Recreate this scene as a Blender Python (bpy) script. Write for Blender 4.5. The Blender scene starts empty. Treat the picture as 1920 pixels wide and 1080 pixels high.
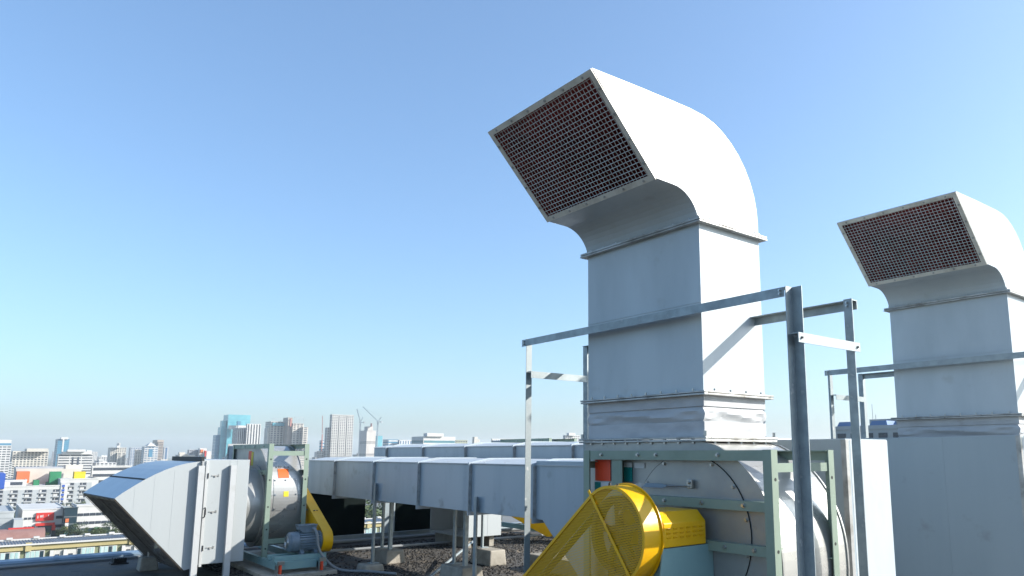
import bpy, math, random
from mathutils import Vector, Matrix

# ------------------------------------------------------------------ camera, sky, sun, exposure
scn = bpy.context.scene
COL = scn.collection
rad = math.radians
H = 1.75                                    # eye height above the roof deck
HEAD = rad(50.43)                           # camera heading, left of the +Y axis
PITCH = rad(8.96)
cam_d = bpy.data.cameras.new('camera')
cam = bpy.data.objects.new('camera', cam_d)
COL.objects.link(cam)
cam.location = (0, 0, H)
cam.rotation_euler = (math.pi / 2 + PITCH, 0, HEAD)
cam_d.sensor_width = 36
cam_d.lens = 1363 / 1920 * 36
cam_d.shift_x = -120 / 1920
cam_d.shift_y = 95 / 1920
cam_d.clip_start = 0.05
cam_d.clip_end = 30000
scn.camera = cam
scn.cycles.use_denoising = True
scn.cycles.volume_bounces = 2

SUN_DIR = Vector((0.56, 0.69, 0.47)).normalized()      # towards the sun
elev = math.asin(SUN_DIR.z)
azim = math.atan2(SUN_DIR.x, SUN_DIR.y)
world = bpy.data.worlds.new('World')
scn.world = world
world.use_nodes = True
wn = world.node_tree
sky = wn.nodes.new('ShaderNodeTexSky')
sky.sky_type = 'NISHITA'
sky.sun_disc = False
sky.sun_elevation = elev
sky.sun_rotation = azim
sky.air_density = 1.0
sky.dust_density = 2.0
sky.ozone_density = 5.0
wn.nodes['Background'].inputs['Strength'].default_value = 0.146
wb = wn.nodes.new('ShaderNodeMix')                      # white balance of the whole sky
wb.data_type = 'RGBA'
wb.blend_type = 'MULTIPLY'
wb.inputs['Factor'].default_value = 1.0
wb.inputs['B'].default_value = (0.91, 1.01, 1.05, 1)
gm = wn.nodes.new('ShaderNodeGamma')                    # softer zenith-to-horizon contrast, as the camera rendered it
gm.inputs['Gamma'].default_value = 0.82
wn.links.new(sky.outputs[0], gm.inputs['Color'])
wn.links.new(gm.outputs[0], wb.inputs['A'])
wn.links.new(wb.outputs['Result'], wn.nodes['Background'].inputs['Color'])
sd = bpy.data.lights.new('sun', 'SUN')
sd.energy = 3.6
sd.angle = rad(0.53)
sd.color = (1.0, 0.955, 0.885)
sun = bpy.data.objects.new('sun', sd)
COL.objects.link(sun)
sun.location = (20, 25, 40)
sun.rotation_euler = SUN_DIR.to_track_quat('Z', 'Y').to_euler()
vs = scn.view_settings
vs.view_transform = 'Standard'
vs.look = 'None'
vs.exposure = 1.2
vs.gamma = 1.0

random.seed(7)

# ------------------------------------------------------------------ materials
def mat(name, col, rough=0.5, metal=0.0, col2=None, ns=3.0, st=(1, 1, 1), lo=0.45, hi=0.7, amt=1.0,
        bump=0.0, bs=60.0, bst=(1, 1, 1), spots=None, spot_s=9.0, spot_lo=0.62, spot_hi=0.7, rv=0.12, spec=0.5,
        vor=False):
    K = 0.76
    col = tuple(c * K for c in col)
    col2 = tuple(c * K for c in col2) if col2 else None
    spots = tuple(c * K for c in spots) if spots else None
    m = bpy.data.materials.new(name)
    m.use_nodes = True
    nt = m.node_tree
    b = nt.nodes['Principled BSDF']
    b.inputs['Base Color'].default_value = (*col, 1)
    b.inputs['Roughness'].default_value = rough
    b.inputs['Metallic'].default_value = metal
    b.inputs['Specular IOR Level'].default_value = spec
    N, L = nt.nodes.new, nt.links.new
    geo = N('ShaderNodeNewGeometry')
    def tex(scale, stretch, detail=6):
        mp = N('ShaderNodeMapping')
        mp.inputs['Scale'].default_value = stretch
        L(geo.outputs['Position'], mp.inputs['Vector'])
        n = N('ShaderNodeTexVoronoi' if (vor and scale == ns) else 'ShaderNodeTexNoise')
        n.inputs['Scale'].default_value = scale
        if n.bl_idname == 'ShaderNodeTexNoise':
            n.inputs['Detail'].default_value = detail
            n.inputs['Roughness'].default_value = 0.6
        L(mp.outputs[0], n.inputs['Vector'])
        return n.outputs['Color'] if n.bl_idname == 'ShaderNodeTexVoronoi' else n.outputs[0]
    def ramp(src, a, c):
        r = N('ShaderNodeMapRange')
        r.inputs['From Min'].default_value = a
        r.inputs['From Max'].default_value = c
        L(src, r.inputs['Value'])
        return r.outputs[0]
    last = None
    if col2:
        mk = ramp(tex(ns, st), lo, hi)
        ml = N('ShaderNodeMath'); ml.operation = 'MULTIPLY'; ml.inputs[1].default_value = amt
        L(mk, ml.inputs[0])
        mx = N('ShaderNodeMix'); mx.data_type = 'RGBA'
        mx.inputs['A'].default_value = (*col, 1); mx.inputs['B'].default_value = (*col2, 1)
        L(ml.outputs[0], mx.inputs['Factor'])
        last = mx.outputs['Result']
        if rv:
            rr = N('ShaderNodeMapRange')
            rr.inputs['To Min'].default_value = max(0.04, rough - rv); rr.inputs['To Max'].default_value = min(1, rough + rv)
            L(mk, rr.inputs['Value']); L(rr.outputs[0], b.inputs['Roughness'])
    if spots:
        mk = ramp(tex(spot_s, (1, 1, 1), 8), spot_lo, spot_hi)
        mx = N('ShaderNodeMix'); mx.data_type = 'RGBA'
        if last: L(last, mx.inputs['A'])
        else: mx.inputs['A'].default_value = (*col, 1)
        mx.inputs['B'].default_value = (*spots, 1)
        L(mk, mx.inputs['Factor'])
        last = mx.outputs['Result']
    if last: L(last, b.inputs['Base Color'])
    if bump:
        bp = N('ShaderNodeBump'); bp.inputs['Strength'].default_value = bump; bp.inputs['Distance'].default_value = 0.01
        L(tex(bs, bst), bp.inputs['Height']); L(bp.outputs[0], b.inputs['Normal'])
    return m

MT = {}
MT['white'] = mat('painted_sheet', (0.61, 0.67, 0.69), 0.42, 0.0, (0.48, 0.54, 0.56), 1.1, (3, 3, 0.9), 0.4, 0.8, 0.75,
                  bump=0.22, bs=2.2, spots=(0.42, 0.41, 0.38), spot_s=4.5, spot_lo=0.60, spot_hi=0.90)
MT['hoodwhite'] = mat('hood_paint', (0.50, 0.53, 0.53), 0.45, 0.0, (0.44, 0.47, 0.47), 0.9, (4, 4, 0.6), 0.45, 0.85, 0.6,
                  bump=0.05, bs=3, spots=(0.30, 0.30, 0.28), spot_s=7, spot_lo=0.68, spot_hi=0.86)
MT['duct'] = mat('weathered_duct_sheet', (0.48, 0.55, 0.60), 0.42, 0.12, (0.35, 0.40, 0.43), 0.9, (4, 4, 0.6), 0.45, 0.8, 0.6,
                 bump=0.25, bs=2.5, spots=(0.15, 0.15, 0.15), spot_s=3.2, spot_lo=0.60, spot_hi=0.86)
MT['hoodtop'] = mat('hood_top_sheet', (0.36, 0.42, 0.50), 0.30, 0.6, (0.30, 0.36, 0.43), 1.2, (4, 4, 1), 0.35, 0.9, 0.5, bump=0.02, bs=2.5, rv=0.02)
MT['cap'] = mat('white_cap_sheet', (0.60, 0.61, 0.60), 0.45, 0.0, (0.50, 0.50, 0.48), 6, (1, 1, 1), 0.55, 0.8)
MT['galv'] = mat('galvanised_steel', (0.42, 0.47, 0.48), 0.5, 0.4, (0.32, 0.37, 0.38), 16, (1, 1, 1), 0.35, 0.7, 1.0,
                 bump=0.05, bs=60, spots=(0.62, 0.63, 0.62), spot_s=16, spot_lo=0.62, spot_hi=0.72)
MT['steel'] = mat('dull_zinc_sheet', (0.50, 0.50, 0.475), 0.42, 0.5, (0.36, 0.365, 0.36), 3, (1, 1, 1), 0.35, 0.8, 1.0,
                  bump=0.03, bs=90, spots=(0.30, 0.29, 0.26), spot_s=14, spot_lo=0.66, spot_hi=0.8)
MT['scroll'] = mat('scroll_zinc_sheet', (0.66, 0.65, 0.61), 0.36, 0.55, (0.52, 0.515, 0.49), 2.5, (1, 1, 1), 0.4, 0.8, 1.0,
                   bump=0.03, bs=80, spots=(0.8, 0.8, 0.78), spot_s=25, spot_lo=0.7, spot_hi=0.78)
MT['green'] = mat('pale_green_paint', (0.30, 0.38, 0.30), 0.5, 0.0, (0.24, 0.31, 0.24), 5, (1, 1, 1), 0.45, 0.75, 0.8,
                  spots=(0.12, 0.10, 0.07), spot_s=18, spot_lo=0.72, spot_hi=0.82)
MT['teal'] = mat('teal_machine_paint', (0.27, 0.44, 0.44), 0.42, 0.0, (0.21, 0.36, 0.37), 4, (1, 1, 1), 0.45, 0.75, 0.8,
                 spots=(0.08, 0.08, 0.07), spot_s=16, spot_lo=0.7, spot_hi=0.8)
MT['yellow'] = mat('safety_yellow_paint', (1.0, 0.55, 0.002), 0.42, 0.0, (0.90, 0.44, 0.002), 3, (1, 1, 1), 0.4, 0.75, 0.9,
                   bump=0.08, bs=30, spots=(0.26, 0.15, 0.03), spot_s=16, spot_lo=0.66, spot_hi=0.78)
MT['canvas'] = mat('grey_canvas', (0.62, 0.63, 0.635), 0.75, 0.0, (0.45, 0.44, 0.44), 4, (1, 1, 3), 0.45, 0.75, 0.8,
                   bump=0.25, bs=8, bst=(1, 1, 4), spots=(0.25, 0.17, 0.15), spot_s=3.5, spot_lo=0.66, spot_hi=0.82)
MT['redox'] = mat('red_oxide_primer', (0.40, 0.05, 0.035), 0.75, 0.0, (0.16, 0.025, 0.02), 5, (1, 1, 1), 0.4, 0.7)
MT['wire'] = mat('mesh_wire', (0.80, 0.78, 0.74), 0.5, 0.2, (0.60, 0.54, 0.48), 8, (1, 1, 1), 0.5, 0.75)
MT['wiredark'] = mat('intake_mesh_wire', (0.16, 0.13, 0.10), 0.6, 0.3, (0.09, 0.07, 0.05), 8)
MT['inner'] = mat('hood_inside_shade', (0.07, 0.06, 0.05), 0.8)  # shade inside the intake hood, painted as a near-black inner face
MT['flange'] = mat('flange_angle', (0.56, 0.56, 0.54), 0.5, 0.35, (0.30, 0.29, 0.26), 9, (1, 1, 1), 0.42, 0.7, 0.9,
                   spots=(0.16, 0.11, 0.08), spot_s=22, spot_lo=0.66, spot_hi=0.76)
MT['trim'] = mat('screen_trim', (0.86, 0.82, 0.72), 0.5, 0.1, (0.45, 0.40, 0.32), 9, (1, 1, 1), 0.45, 0.75, 0.8)
MT['bolt'] = mat('bolt_steel', (0.55, 0.55, 0.53), 0.3, 0.9)
MT['dark'] = mat('black_rubber', (0.02, 0.021, 0.023), 0.6)
MT['hole'] = mat('bolt_hole_dark', (0.03, 0.032, 0.03), 0.8)
MT['pulley'] = mat('cast_iron', (0.10, 0.10, 0.10), 0.5, 0.4, (0.06, 0.05, 0.045), 12)
MT['motor'] = mat('blue_grey_motor_paint', (0.20, 0.27, 0.33), 0.42, 0.0, (0.13, 0.18, 0.22), 6)
MT['conduit'] = mat('grey_conduit', (0.28, 0.30, 0.31), 0.5)
MT['red'] = mat('red_sticker', (1.0, 0.09, 0.025), 0.45)
MT['orange'] = mat('orange_sticker', (0.88, 0.14, 0.01), 0.45)
MT['tealst'] = mat('teal_label', (0.015, 0.28, 0.25), 0.4, 0, (0.3, 0.5, 0.5), 60, (1, 1, 3), 0.6, 0.7)
MT['whitest'] = mat('white_label', (0.75, 0.76, 0.76), 0.5)
MT['yellst'] = mat('yellow_label', (0.85, 0.66, 0.02), 0.5)
MT['ink'] = mat('black_ink', (0.012, 0.012, 0.014), 0.6)
MT['concrete'] = mat('cast_concrete', (0.44, 0.40, 0.33), 0.85, 0, (0.28, 0.255, 0.21), 6, (1, 1, 1), 0.4, 0.7, 0.9, bump=0.35, bs=45,
                     spots=(0.2, 0.19, 0.17), spot_s=24, spot_lo=0.66, spot_hi=0.74)
MT['roof'] = mat('roof_deck', (0.10, 0.092, 0.082), 0.8, 0, (0.28, 0.22, 0.15), 1.3, (1, 1, 1), 0.52, 0.70, 0.9, bump=0.5, bs=70,
                 spots=(0.045, 0.042, 0.04), spot_s=3.2, spot_lo=0.56, spot_hi=0.66)  # dark spots paint in shade below the ducts, pale patches dusty sunlit ground
MT['coping'] = mat('coping_sheet', (0.27, 0.37, 0.46), 0.40, 0.2, (0.18, 0.25, 0.33), 3, (1, 1, 1), 0.4, 0.7)
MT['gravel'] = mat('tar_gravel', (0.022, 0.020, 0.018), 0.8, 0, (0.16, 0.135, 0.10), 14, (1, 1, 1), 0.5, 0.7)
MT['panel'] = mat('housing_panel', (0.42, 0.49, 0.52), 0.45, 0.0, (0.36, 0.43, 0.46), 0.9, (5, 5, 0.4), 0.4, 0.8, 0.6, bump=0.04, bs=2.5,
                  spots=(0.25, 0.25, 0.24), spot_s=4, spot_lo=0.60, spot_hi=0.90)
MT['shadepanel'] = mat('shade_dark_panel', (0.012, 0.018, 0.018), 0.8, 0, (0.02, 0.028, 0.026), 2, spec=0.03)  # near-black base and low specular put the panels' shade into the colour
# ---- the town
def flat(n, c, r=0.7, c2=None, ns=0.12, metal=0.0, st=(1, 1, 1)):
    c = tuple(v * 0.90 for v in c)
    MT[n] = mat('town_' + n, c, r, metal, c2 or tuple(v * 0.82 for v in c), ns, st, 0.4, 0.7, 0.8)
flat('twhite', (0.74, 0.73, 0.70)); flat('tcream', (0.68, 0.64, 0.56)); flat('tbeige', (0.76, 0.70, 0.61))
flat('tgrey', (0.52, 0.54, 0.56)); flat('tgreywarm', (0.68, 0.66, 0.62)); flat('tbrown', (0.50, 0.43, 0.37))
flat('tolive', (0.42, 0.45, 0.33)); flat('tpaleg', (0.52, 0.55, 0.56)); flat('tconcrete2', (0.70, 0.66, 0.61), 0.8, (0.54, 0.49, 0.45), 0.2, 0, (1, 1, 0.15))
flat('tblueglass', (0.08, 0.24, 0.38), 0.18, (0.12, 0.32, 0.46), 0.06); flat('ttealglass', (0.14, 0.44, 0.52), 0.18, (0.20, 0.54, 0.60), 0.05)
flat('tdarkglass', (0.03, 0.06, 0.08), 0.12); flat('twdarkm', (0.06, 0.08, 0.11), 0.2)
flat('twdark', (0.07, 0.085, 0.11), 0.25); flat('twblue', (0.10, 0.19, 0.32), 0.2); flat('twteal', (0.10, 0.26, 0.31), 0.15)
flat('tmull', (0.10, 0.36, 0.46), 0.4); flat('tmull2', (0.16, 0.19, 0.2), 0.4); flat('tseam', (0.36, 0.40, 0.42), 0.6)
flat('tred', (0.70, 0.03, 0.02)); flat('torange', (0.80, 0.20, 0.06)); flat('tgreen', (0.02, 0.25, 0.10)); flat('tyellow', (0.85, 0.60, 0.01))
flat('tblue', (0.02, 0.10, 0.48)); flat('trust', (0.36, 0.20, 0.17), 0.7, (0.24, 0.12, 0.10), 0.3); flat('tochre', (0.55, 0.46, 0.22))
flat('trowwall', (0.25, 0.28, 0.17)); flat('tslate', (0.24, 0.24, 0.25)); flat('tcurtain', (0.40, 0.58, 0.56), 0.4, (0.6, 0.7, 0.68), 1.2, 0, (4, 4, 0.1))
flat('tblueroof', (0.16, 0.30, 0.58), 0.5); flat('tcrane', (0.36, 0.44, 0.50), 0.6); flat('tcranered', (0.62, 0.26, 0.22), 0.6)
MT['ground'] = mat('city_ground', (0.20, 0.20, 0.19), 0.9, 0, (0.10, 0.13, 0.07), 0.02, (1, 1, 1), 0.45, 0.6)
MT['road'] = mat('asphalt', (0.055, 0.055, 0.057), 0.9, 0, (0.075, 0.073, 0.07), 0.3)
MT['leaf'] = mat('foliage', (0.05, 0.09, 0.025), 0.7, 0, (0.10, 0.13, 0.035), 0.5, (1, 1, 1), 0.4, 0.65)
MT['leaf2'] = mat('foliage_dark', (0.035, 0.07, 0.03), 0.7, 0, (0.07, 0.10, 0.035), 0.5, (1, 1, 1), 0.4, 0.65)
MT['bark'] = mat('bark', (0.12, 0.09, 0.065), 0.9)

# ------------------------------------------------------------------ mesh builder
class MB:
    def __init__(s): s.v = []; s.f = []; s.m = []
    def add(s, vs_, fs, mi=0):
        o = len(s.v); s.v += [tuple(p) for p in vs_]
        for q in fs: s.f.append([i + o for i in q]); s.m.append(mi)
        return s
    def box(s, x0, x1, y0, y1, z0, z1, mi=0):
        if x0 > x1: x0, x1 = x1, x0
        if y0 > y1: y0, y1 = y1, y0
        if z0 > z1: z0, z1 = z1, z0
        return s.add([(x0, y0, z0), (x1, y0, z0), (x1, y1, z0), (x0, y1, z0), (x0, y0, z1), (x1, y0, z1), (x1, y1, z1), (x0, y1, z1)],
              [(0, 3, 2, 1), (4, 5, 6, 7), (0, 1, 5, 4), (1, 2, 6, 5), (2, 3, 7, 6), (3, 0, 4, 7)], mi)
    def sweep(s, prof, p0, p1, u, w, mi=0):
        """extrude a closed 2-D profile (in directions u, w) from p0 to p1"""
        p0, p1, u, w = Vector(p0), Vector(p1), Vector(u), Vector(w)
        n = len(prof)
        a = [p0 + u * q[0] + w * q[1] for q in prof]; b = [p1 + u * q[0] + w * q[1] for q in prof]
        area = sum(prof[i][0] * prof[(i + 1) % n][1] - prof[(i + 1) % n][0] * prof[i][1] for i in range(n))
        flip = (u.cross(w).dot(p1 - p0) * area) < 0
        fs = [tuple(range(n))[::-1], tuple(range(n, 2 * n))] + [(i, (i + 1) % n, n + (i + 1) % n, n + i) for i in range(n)]
        if flip: fs = [q[::-1] for q in fs]
        return s.add(a + b, fs, mi)
    def bar(s, p0, p1, u, w, tu, tw, mi=0):
        return s.sweep([(-tu / 2, -tw / 2), (tu / 2, -tw / 2), (tu / 2, tw / 2), (-tu / 2, tw / 2)], p0, p1, u, w, mi)
    def angle(s, p0, p1, u, w, a=0.05, t=0.005, mi=0):
        return s.sweep([(0, 0), (a, 0), (a, t), (t, t), (t, a), (0, a)], p0, p1, u, w, mi)
    def channel(s, p0, p1, u, w, h=0.1, d=0.05, t=0.006, mi=0):
        return s.sweep([(0, 0), (d, 0), (d, t), (t, t), (t, h - t), (d, h - t), (d, h), (0, h)], p0, p1, u, w, mi)
    def prism(s, poly, axis, a0, a1, mi=0, capmi=None):
        """poly in the plane normal to axis ('x': (y,z), 'y': (x,z), 'z': (x,y))"""
        def P(q, a): return {'x': (a, q[0], q[1]), 'y': (q[0], a, q[1]), 'z': (q[0], q[1], a)}[axis]
        U = {'x': (0, 1, 0), 'y': (1, 0, 0), 'z': (1, 0, 0)}[axis]; W = {'x': (0, 0, 1), 'y': (0, 0, 1), 'z': (0, 1, 0)}[axis]
        A = {'x': Vector((1, 0, 0)), 'y': Vector((0, 1, 0)), 'z': Vector((0, 0, 1))}[axis]
        k = len(s.m)
        s.sweep(poly, A * a0, A * a1, U, W, mi)
        if capmi is not None: s.m[k] = capmi; s.m[k + 1] = capmi if not isinstance(capmi, tuple) else capmi[1]
        return s
    def cyl(s, c, axis, r, h0, h1, n=24, mi=0, r2=None):
        c = Vector(c); A = Vector(axis).normalized()
        u = A.orthogonal().normalized(); w = A.cross(u)
        r2 = r if r2 is None else r2
        a = [c + A * h0 + (u * math.cos(t) + w * math.sin(t)) * r for t in [i * math.tau / n for i in range(n)]]
        b = [c + A * h1 + (u * math.cos(t) + w * math.sin(t)) * r2 for t in [i * math.tau / n for i in range(n)]]
        return s.add(a + b, [tuple(range(n))[::-1], tuple(range(n, 2 * n))] + [(i, (i + 1) % n, n + (i + 1) % n, n + i) for i in range(n)], mi)
    def lathe(s, c, axis, prof, n=28, mi=0):
        c = Vector(c); A = Vector(axis).normalized(); u = A.orthogonal().normalized(); w = A.cross(u)
        vs_ = []
        for (h, r) in prof:
            vs_ += [c + A * h + (u * math.cos(i * math.tau / n) + w * math.sin(i * math.tau / n)) * max(r, 1e-4) for i in range(n)]
        fs = []
        for k in range(len(prof) - 1):
            for i in range(n): fs.append((k * n + i, k * n + (i + 1) % n, (k + 1) * n + (i + 1) % n, (k + 1) * n + i))
        return s.add(vs_, fs, mi)
    def tube(s, pts, r, n=8, mi=0):
        pts = [Vector(p) for p in pts]; vs_ = []; up = None
        for i, p in enumerate(pts):
            d = (pts[min(i + 1, len(pts) - 1)] - pts[max(i - 1, 0)]).normalized()
            up = d.orthogonal().normalized() if up is None else (up - d * up.dot(d)).normalized()
            w = d.cross(up)
            vs_ += [p + (up * math.cos(k * math.tau / n) + w * math.sin(k * math.tau / n)) * r for k in range(n)]
        fs = [tuple(range(n))[::-1], tuple(range(len(vs_) - n, len(vs_)))]
        for i in range(len(pts) - 1):
            for k in range(n): fs.append((i * n + k, i * n + (k + 1) % n, (i + 1) * n + (k + 1) % n, (i + 1) * n + k))
        return s.add(vs_, fs, mi)
    def build(s, name, mats, parent=None, org=None, smooth=False, bevel=0.0, kind=None, label=None):
        if org is None: org = CUR[0]
        me = bpy.data.meshes.new(name)
        me.from_pydata([(p[0] - org[0], p[1] - org[1], p[2] - org[2]) for p in s.v], [], s.f)
        if not isinstance(mats, (list, tuple)): mats = [mats]
        for q in mats: me.materials.append(MT[q] if isinstance(q, str) else q)
        if len(mats) > 1: me.polygons.foreach_set('material_index', s.m)
        me.update()
        o = bpy.data.objects.new(name, me); COL.objects.link(o)
        if parent: o.parent = parent
        else: o.location = org
        if smooth:
            me.polygons.foreach_set('use_smooth', [True] * len(me.polygons))
            md = o.modifiers.new('edges', 'EDGE_SPLIT'); md.split_angle = rad(32)
        if bevel:
            md = o.modifiers.new('bevel', 'BEVEL'); md.width = bevel; md.segments = 2; md.limit_method = 'ANGLE'; md.angle_limit = rad(40)
        if kind: o['kind'] = kind
        if label: o['label'] = label
        return o
CUR = [(0, 0, 0)]
def tag(o, label, cat, group=None, kind=None):
    o['label'] = label; o['category'] = cat
    if group: o['group'] = group
    if kind: o['kind'] = kind
    return o
def thing(name, label, cat, loc, group=None):
    o = bpy.data.objects.new(name, None); COL.objects.link(o)
    o.empty_display_size = 0.2
    o.location = loc; CUR[0] = tuple(loc)
    return tag(o, label, cat, group)
def struct(o): o['kind'] = 'structure'; return o
def dup(o, parent=None):
    c = o.copy(); COL.objects.link(c); c.parent = parent
    for ch in list(o.children): dup(ch, c)
    return c
def arc(cx, cz, r, a0, a1, n):
    return [(cx + r * math.cos(rad(a0 + (a1 - a0) * i / n)), cz + r * math.sin(rad(a0 + (a1 - a0) * i / n))) for i in range(n + 1)]
X_, Y_, Z_ = Vector((1, 0, 0)), Vector((0, 1, 0)), Vector((0, 0, 1))
def bolt_part(p, axis, parent, r=0.011, h=0.012, name='bolt', m='bolt'):
    b = MB(); b.cyl(p, axis, r * 1.35, 0, 0.003, 10); b.cyl(p, axis, r, 0.003, h, 6)
    return b.build(name, m, parent)

# ------------------------------------------------------------------ roof of the building we stand on
CUR[0] = (0, 0, 0)
b = MB(); b.box(-14.62, 16, -12, 34, -0.25, 0.0)
struct(b.build('roof_deck', 'roof'))
b = MB(); b.box(-14.80, 16.2, -12.2, 34.2, -40, -0.25)
struct(b.build('own_building', 'tcream'))
b = MB(); b.prism([(-14.86, -0.25), (-14.62, -0.25), (-14.62, 0.06), (-14.66, 0.085), (-14.84, 0.10), (-14.86, 0.08)], 'y', -12, 34)
par = tag(b.build('parapet', 'coping', bevel=0.006), 'low blue grey metal roof edge kerb at the left', 'parapet')
for y in (-1.2, 1.25, 3.7, 6.15, 8.6, 11):
    b = MB(); b.prism([(-14.868, -0.2), (-14.612, -0.2), (-14.612, 0.066), (-14.655, 0.093), (-14.842, 0.108), (-14.868, 0.086)], 'y', y, y + 0.05)
    b.build('joint_strip', 'coping', par)
b = MB(); b.tube([(-14.45, -4, 0.03), (-14.45, 2.9, 0.03), (-14.42, 9, 0.03)], 0.022)
tag(b.build('roof_pipe', 'conduit', smooth=True), 'thin grey pipe lying along the roof edge kerb', 'pipe')

# loose tarry gravel, uncountable
def gravel(name, label, n, area, seed, m, smin, smax):
    rnd = random.Random(seed); b = MB()
    x0, x1, y0, y1 = area; k = 0
    while k < n:
        x = rnd.uniform(x0, x1); y = rnd.uniform(y0, y1)
        d = math.sin(x * 1.7 + 1) + math.sin(y * 2.3) + math.sin((x + y) * 3.1)
        if rnd.random() > 0.55 + 0.25 * d: continue
        k += 1
        s = rnd.uniform(smin, smax); a = rnd.uniform(0, 6.28); h = s * rnd.uniform(0.45, 0.9)
        pts = [(x + s * rnd.uniform(0.7, 1.1) * math.cos(a + i * 1.257), y + s * rnd.uniform(0.7, 1.1) * math.sin(a + i * 1.257), 0.0) for i in range(5)]
        top = (x + rnd.uniform(-.3, .3) * s, y + rnd.uniform(-.3, .3) * s, h)
        mid = [(p[0] * 0.75 + x * 0.25, p[1] * 0.75 + y * 0.25, h * 0.75) for p in pts]
        b.add(pts + mid + [top], [(i, (i + 1) % 5, 5 + (i + 1) % 5, 5 + i) for i in range(5)] + [(5 + i, 5 + (i + 1) % 5, 10) for i in range(5)])
    return tag(b.build(name, m), label, 'gravel', kind='stuff')
gravel('gravel', 'dark loose tar gravel scattered below the ducts', 24000, (-13.8, -3.2, 3.0, 9.5), 3, 'gravel', 0.008, 0.028)

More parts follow.
